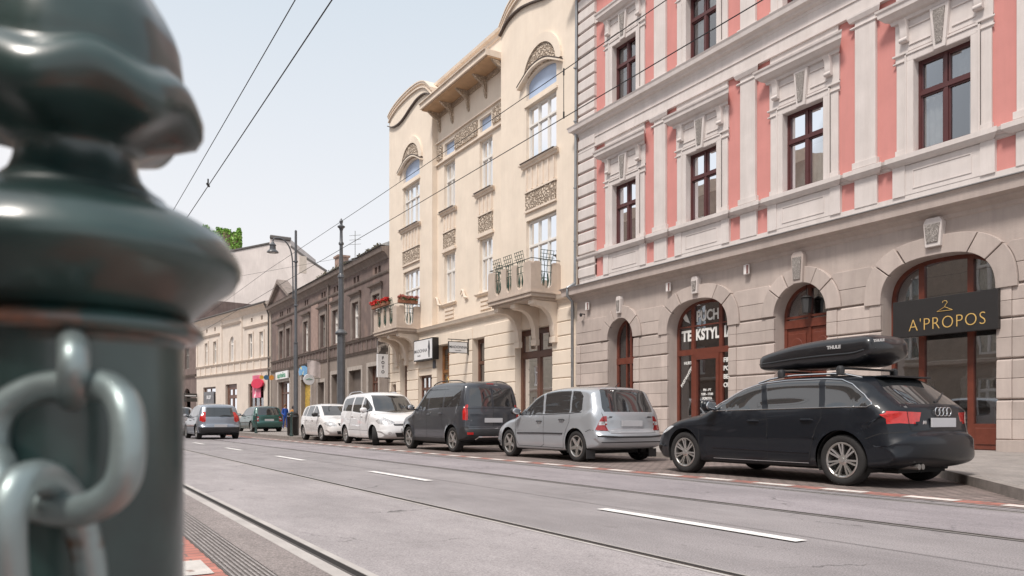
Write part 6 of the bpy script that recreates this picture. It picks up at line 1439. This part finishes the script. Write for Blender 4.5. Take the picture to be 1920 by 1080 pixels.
# ================================================================ BOLLARDS AND CHAIN
def mat_bollard():
    m = bpy.data.materials.new('bollard_green_paint'); m.use_nodes = True; t = m.node_tree; b = t.nodes['Principled BSDF']; L = t.links.new
    b.inputs['Coat Weight'].default_value = .7; b.inputs['Coat Roughness'].default_value = .2; b.inputs['Roughness'].default_value = .4; b.inputs['Metallic'].default_value = .0; b.inputs['Coat IOR'].default_value = 1.55
    tc = t.nodes.new('ShaderNodeTexCoord'); n = t.nodes.new('ShaderNodeTexNoise'); n.inputs['Scale'].default_value = 14; n.inputs['Detail'].default_value = 6
    r = t.nodes.new('ShaderNodeValToRGB'); r.color_ramp.elements[0].position = .35; r.color_ramp.elements[0].color = (.007, .022, .021, 1); r.color_ramp.elements[1].position = .68; r.color_ramp.elements[1].color = (.022, .062, .056, 1)
    L(tc.outputs['Object'], n.inputs[0]); L(n.outputs[0], r.inputs[0])
    # rust worn through on the plate under the cap
    sp = t.nodes.new('ShaderNodeSeparateXYZ'); L(tc.outputs['Object'], sp.inputs[0])
    a = t.nodes.new('ShaderNodeMapRange'); a.inputs[1].default_value = .0; a.inputs[2].default_value = .010; a.inputs[3].default_value = 1; a.inputs[4].default_value = 0
    d = t.nodes.new('ShaderNodeMath'); d.operation = 'SUBTRACT'; d.inputs[1].default_value = .835+.044; L(sp.outputs[2], d.inputs[0])
    ab = t.nodes.new('ShaderNodeMath'); ab.operation = 'ABSOLUTE'; L(d.outputs[0], ab.inputs[0]); L(ab.outputs[0], a.inputs[0])
    n2 = t.nodes.new('ShaderNodeTexNoise'); n2.inputs['Scale'].default_value = 26; n2.inputs['Detail'].default_value = 5; L(tc.outputs['Object'], n2.inputs[0])
    r2 = t.nodes.new('ShaderNodeMapRange'); r2.inputs[1].default_value = .50; r2.inputs[2].default_value = .62; L(n2.outputs[0], r2.inputs[0])
    mu = t.nodes.new('ShaderNodeMath'); mu.operation = 'MULTIPLY'; L(a.outputs[0], mu.inputs[0]); L(r2.outputs[0], mu.inputs[1])
    mx = t.nodes.new('ShaderNodeMix'); mx.data_type = 'RGBA'; mx.inputs[7].default_value = (.20, .075, .04, 1); L(mu.outputs[0], mx.inputs[0]); L(r.outputs[0], mx.inputs[6]); L(mx.outputs[2], b.inputs['Base Color'])
    bp = t.nodes.new('ShaderNodeBump'); bp.inputs['Strength'].default_value = .25; bp.inputs['Distance'].default_value = .004; n3 = t.nodes.new('ShaderNodeTexNoise'); n3.inputs['Scale'].default_value = 38; L(tc.outputs['Object'], n3.inputs[0]); L(n3.outputs[0], bp.inputs['Height']); L(bp.outputs[0], b.inputs['Normal'])
    return m
bolm = mat_bollard(); H = .835
CAP = [(.0500, .0362), (.0512, .0398), (.0575, .0404), (.0600, .0430), (.0597, .0470), (.0560, .0498), (.0520, .0512), (.0552, .0535), (.0645, .0624), (.0750, .0700), (.0785, .0765), (.0790, .0800), (.0775, .0850), (.0699, .0957), (.0578, .1028), (.0475, .1078), (.0440, .1090), (.0428, .1112), (.0416, .1130), (.0380, .1152), (.0340, .1188), (.0303, .1226), (.0283, .1280), (.0273, .1334), (.0281, .1363), (.0330, .1389), (.0460, .1441), (.0552, .1484), (.0583, .1540), (.0586, .1600), (.0566, .1660), (.0530, .1700), (.0495, .1728), (.0487, .1750), (.0490, .1785), (.0483, .1842), (.0473, .1926), (.0447, .2007), (.0408, .2086), (.0370, .2150), (.0331, .2213), (.022, .232), (.010, .238), (.0005, .239)]
bo = thing('bollard', 'huge blurred dark green cast iron bollard with rusty collar in the left foreground', 'bollard', (.0107, .4489, 0), 0, 'green bollards along the kerb')
m = MB(); m.lathe([(.085, 0), (.085, .05), (.075, .09), (.060, .12), (.056, .30), (.0505, .34), (.0500, H+.0362)], 64); m.build('post', bolm, bo, smooth=True, sharp=30)
m = MB(); m.lathe([(r, H+z) for r, z in CAP[:7]], 64); m.build('collar', bolm, bo, smooth=True, sharp=60)
m = MB(); m.lathe([(r, H+z) for r, z in CAP[6:]], 120)
for i, (x, y, z) in enumerate(m.v):
    zz = z-H; k_ = sstep(.136, .150, zz)*(1-sstep(.225, .239, zz)); a = math.atan2(y, x); q_ = math.cos(7*a+.9); f_ = 1+k_*(.022*q_); m.v[i] = (x*f_, y*f_, z-k_*.0035*q_*(1-sstep(.165, .19, zz)))
fin = m.build('finial', bolm, bo, smooth=True, sharp=50)
for (x, y), lab in (((8.86, 33.4), 'slim dark bollard at the kerb in front of the litter bin'), ((9.25, 41.9), 'slim dark bollard in front of the dark green hatchback')):
    copy_tree(bo, (x, y, .12), None, lab)
def cp(x, y, d): return Vector(cam_pt(x, y, d))
chm = mat('galvanised_chain', (.27, .33, .33), .42, metal=.6, var=.25, scale=12, bump=.05, bscale=60, coat=.3, var2=((.16, .09, .05), 30, .66))
ch = thing('chain', 'heavy galvanised chain looped through the eye of the foreground bollard', 'chain', cp(140, 850, .33)); o0 = Vector(ch.location)
def closed_smooth(P, k=6):
    n = len(P); o = []
    for i in range(n):
        p0, p1, p2, p3 = P[i-1], P[i], P[(i+1) % n], P[(i+2) % n]
        for j in range(k):
            t = j/k; o.append(.5*((2*p1)+(-p0+p2)*t+(2*p0-5*p1+4*p2-p3)*t*t+(-p0+3*p1-3*p2+p3)*t**3))
    return o
def link_(P, r):
    m = MB(); m.tube(closed_smooth([cp(*p) for p in P]), r, 16, closed=True); return m.build('link', chm, ch, smooth=True, org=o0)
m = MB(); m.tube(closed_smooth([cp(132, 655, .372), cp(134, 640, .350), cp(138, 655, .330), cp(138, 700, .325), cp(137, 735, .335), cp(134, 745, .352), cp(132, 735, .372)]), .0065, 14, closed=True); m.build('eye', chm, bo, smooth=True, org=Vector(bo.location))
link_([(150, 722, .338), (205, 728, .330), (236, 770, .322), (240, 850, .318), (222, 915, .318), (160, 955, .322), (75, 950, .328), (10, 905, .333), (-14, 830, .337), (8, 765, .340), (75, 728, .342)], .0070)
link_([(42, 905, .308), (92, 900, .322), (140, 955, .345), (168, 1060, .352), (165, 1160, .352), (130, 1215, .342), (72, 1215, .322), (26, 1150, .306), (12, 1050, .300), (14, 960, .300)], .0074)
link_([(0, 875, .325), (-20, 850, .335), (-80, 840, .34), (-160, 850, .34), (-200, 900, .33), (-160, 960, .32), (-80, 970, .315), (-10, 940, .315)], .0066)
link_([(50, 1180, .33), (140, 1180, .335), (190, 1250, .335), (190, 1380, .335), (140, 1450, .33), (50, 1450, .325), (0, 1380, .325), (0, 1250, .325)], .0070)
# ================================================================ POLES
polem = mat('pole_grey_paint', (.085, .09, .10), .4, var=.2, scale=4, coat=.3)
tp = thing('tram_pole', 'thick grey tapering tram pole with collars and finial in front of the brown townhouse', 'pole', (11.27, 34.0, .12))
m = MB(); m.lathe([(.24, 0), (.24, .25), (.20, .32), (.19, .5), (.18, 4.55)], 24); m.build('lower_shaft', polem, tp, smooth=True)
m = MB(); m.lathe([(.18, 4.55), (.26, 4.60), (.28, 4.66), (.22, 4.74), (.13, 4.82)], 24); m.lathe([(.12, 7.14), (.16, 7.18), (.15, 7.26), (.11, 7.35)], 24); m.build_apart('collar', polem, tp, smooth=True)
m = MB(); m.lathe([(.125, 4.82), (.12, 7.14)], 24); m.build('middle_shaft', polem, tp, smooth=True)
m = MB(); m.lathe([(.10, 7.35), (.095, 7.5), (.10, 8.0), (.08, 8.2), (.075, 8.65), (.12, 8.70), (.12, 8.76), (.075, 8.82), (.065, 9.3), (.10, 9.42), (.17, 9.48), (.17, 9.52), (.07, 9.58), (.06, 9.66), (.09, 9.74), (.05, 9.82), (.0, 9.9)], 20); m.build('finial', polem, tp, smooth=True)
m = MB(); m.tube([(.06, 0, 7.9), (.9, .2, 8.15)], .02, 6); m.build('bracket', polem, tp)
lp_ = thing('street_lamp', 'slim lamp post with a curved arm and bell-shaped lantern over the street', 'street lamp', (9.48, 35.0, .12))
m = MB(); m.lathe([(.14, 0), (.14, .9), (.10, 1.0), (.095, 4.1), (.065, 4.2), (.055, 9.3), (.0, 9.35)], 16); m.build('post', polem, lp_, smooth=True)
m = MB()
for z in (4.2, 7.9, 5.9): m.lathe([(.06, z-.05), (.095, z-.03), (.095, z+.03), (.06, z+.05)], 14)
m.build_apart('collar', polem, lp_, smooth=True)
m = MB(); m.tube(smooth([(-.12, 0, 6.2), (-.13, 0, 7.0), (-.16, 0, 8.0), (-.30, 0, 8.55), (-.60, 0, 8.85), (-.95, 0, 8.85), (-1.03, 0, 8.70)]), .032, 8); m.tube([(-.12, 0, 6.25), (0, 0, 6.25)], .02, 6); m.tube([(-.14, 0, 7.9), (0, 0, 7.9)], .02, 6); m.build('arm', polem, lp_, smooth=True)
m = MB(); M = Matrix.Translation((-1.03, 0, 8.2)); m.lathe([(.26, .0), (.25, .04), (.14, .14), (.13, .30), (.16, .33), (.08, .42), (.04, .5)], 20, M); sh = m.build('lamp_shade', polem, lp_, smooth=True); m = MB(); m.lathe([(.02, -.05), (.10, -.02), (.12, .03)], 16, M); m.build('bulb_glass', mat('frosted_glass', (.6, .6, .58), .3), lp_, smooth=True)
# litter bin
lb = thing('litter_bin', 'dark cylindrical litter bin beside the lamp post', 'litter bin', (9.22, 34.55, .12)); m = MB(); m.lathe([(.2, 0), (.24, .05), (.25, .75), (.27, .78), (.27, .84), (.24, .86)], 20, cap=True); m.build('barrel', blk, lb, smooth=True); m = MB(); m.lathe([(.26, .90), (.24, 1.0), (.10, 1.06), (0, 1.08)], 20); m.tube([(.2, 0, .8), (.2, 0, .95)], .02, 6); m.tube([(-.2, 0, .8), (-.2, 0, .95)], .02, 6); m.build('lid', blk, lb, smooth=True)
# ================================================================ OVERHEAD WIRES
wirem = mat('wire_dark', (.03, .03, .032), .5, metal=.5)
def wire(name, lab, X, Z, r, sag=0.06, clamps=(), grp='tram wires'):
    o = thing(name, lab, 'wire', (X, 10, Z), 0, grp); pts = []
    for s_ in [-6+2*i for i in range(37)]+[70, 75, 80, 90, 100]:
        x, y = bend(X, s_); z = Z-sag*math.sin(PI*((s_+6) % 34)/34); pts.append((x-X, y-10, z-Z))
    m = MB(); m.tube(pts, r, 6); m.build('strand', wirem, o)
    for s_ in clamps:
        m = MB(); z = -sag*math.sin(PI*((s_+6) % 34)/34); m.tube([(-.03, s_-10-.08, z+.02), (.03, s_-10+.08, z+.02)], .022, 6); m.tube([(0, s_-10, z), (0, s_-10, z+.14)], .014, 6); m.build('clamp', wirem, o)
    return o
wire('messenger_wire', 'upper left tram wire running over the near track, leftmost in the sky', 2.52, 5.98, .0065)
wire('contact_wire', 'second wire from the left in the sky, with a small clamp near the top', 2.60, 5.42, .0075, .03, clamps=(6.55, 15.9))
wire('messenger_wire', 'upper of the two wires crossing the pink and cream buildings', 6.60, 6.19, .0065, .10)
wire('contact_wire', 'lower of the two wires crossing the pink and cream buildings', 6.60, 5.41, .0075, .03)
for y, lab in ((9.52, 'thin dropper joining the two far-track wires in front of the cream gable'),): 
    o = thing('dropper_wire', lab, 'wire', (6.6, y, 5.4)); m = MB(); m.tube([(0, 0, 0), (0, 0, .70)], .006, 5); m.build('strand', wirem, o); m = MB(); m.tube([(0, 0, -.03), (0, 0, .07)], .014, 6); m.tube([(0, 0, .62), (0, 0, .72)], .014, 6); m.build('clamp', wirem, o)
o = thing('span_wire', 'thin cross wire from the tram pole towards the far side of the street', 'wire', (11.27, 34, 8.2)); m = MB(); m.tube([(0, 0, 0), (-4.6, 0, -1.3), (-8.7, 0, -1.6), (-16.4, 0, -.3)], .006, 5); m.tube([(-4.67, 0, -1.3), (-4.67, 0, -2.75)], .005, 5); m.build('strand', wirem, o)
# ================================================================ PEOPLE (far away on the pavement)
def person(lab, loc, rz, coat, trouser, hair, h=1.74, arm=.2):
    root = thing('person', lab, 'person', loc, rz); s_ = h/1.74
    J = {'pelvis': (0, 0, .95, .135), 'waist': (0, 0, 1.10, .125), 'chest': (0, 0, 1.32, .15), 'neck': (0, 0, 1.47, .06), 'head0': (0.01, 0, 1.56, .075), 'head1': (.01, 0, 1.66, .088), 'head2': (0, 0, 1.72, .05),
         'shL': (0, .17, 1.40, .065), 'elL': (-.02, .24, 1.13, .045), 'haL': (.12, .24, .93, .035), 'shR': (0, -.17, 1.40, .065), 'elR': (-.02, -.25, 1.13, .045), 'haR': (arm, -.22, .98, .035),
         'hiL': (0, .09, .90, .10), 'knL': (.10, .09, .50, .065), 'anL': (.10, .09, .09, .045), 'toL': (.24, .09, .04, .04), 'hiR': (0, -.09, .90, .10), 'knR': (-.02, -.09, .50, .065), 'anR': (-.16, -.09, .10, .045), 'toR': (-.04, -.09, .04, .04)}
    E_ = [('pelvis', 'waist'), ('waist', 'chest'), ('chest', 'neck'), ('neck', 'head0'), ('head0', 'head1'), ('head1', 'head2'), ('chest', 'shL'), ('shL', 'elL'), ('elL', 'haL'), ('chest', 'shR'), ('shR', 'elR'), ('elR', 'haR'), ('pelvis', 'hiL'), ('hiL', 'knL'), ('knL', 'anL'), ('anL', 'toL'), ('pelvis', 'hiR'), ('hiR', 'knR'), ('knR', 'anR'), ('anR', 'toR')]
    ks = list(J); me = bpy.data.meshes.new('body'); me.from_pydata([Vector(J[k][:3])*s_ for k in ks], [(ks.index(a), ks.index(b)) for a, b in E_], []); ob = link('body', me, None, root)
    ob.modifiers.new('skin', 'SKIN'); 
    if not me.skin_vertices: bpy.context.view_layer.update()
    sv_ = me.skin_vertices[0].data if me.skin_vertices else None
    for i, k in enumerate(ks): sv_[i].radius = (J[k][3]*s_, J[k][3]*s_*(1.0))
    sv_[0].use_root = True; ob.modifiers.new('sub', 'SUBSURF').levels = 1; ob.modifiers['sub'].render_levels = 2
    dg = bpy.context.evaluated_depsgraph_get(); em = bpy.data.meshes.new_from_object(ob.evaluated_get(dg)); bpy.data.objects.remove(ob)
    em.materials.clear()
    for mm in (mat('skin', (.50, .30, .22), .6), mat('coat_'+coat[0], coat[1], .8, var=.2, scale=8), mat('trousers_'+trouser[0], trouser[1], .8), mat('shoes', (.03, .03, .03), .6)): em.materials.append(mm)
    for p in em.polygons:
        z = p.center.z/s_; y = abs(p.center.y)/s_; p.use_smooth = True
        p.material_index = 0 if z > 1.46 or (z < 1.0 and y > .19) else (1 if z > .80 else (2 if z > .10 else 3))
    em.name = 'body'; b = bpy.data.objects.new('body', em); COL.objects.link(b); b.parent = root
    m = MB(); m.lathe([(.085, -.10), (.10, -.02), (.098, .05), (.06, .11), (.0, .125)], 14, Matrix.Translation((-.015, 0, 1.66*s_))); m.build('hair', mat('hair_'+hair[0], hair[1], .6), b, smooth=True)
    return root
person('brown-haired person in a bright blue coat walking on the pavement behind the green car', (14.3, 55.6, .185), R(-75), ('blue', (.02, .09, .42)), ('blue', (.02, .07, .30)), ('brown', (.16, .07, .03)))
person('person in an orange top and purple skirt beside the blue-coated walker', (14.75, 55.2, .185), R(100), ('orange', (.55, .25, .06)), ('purple', (.14, .07, .16)), ('dark', (.04, .03, .03)), 1.62)
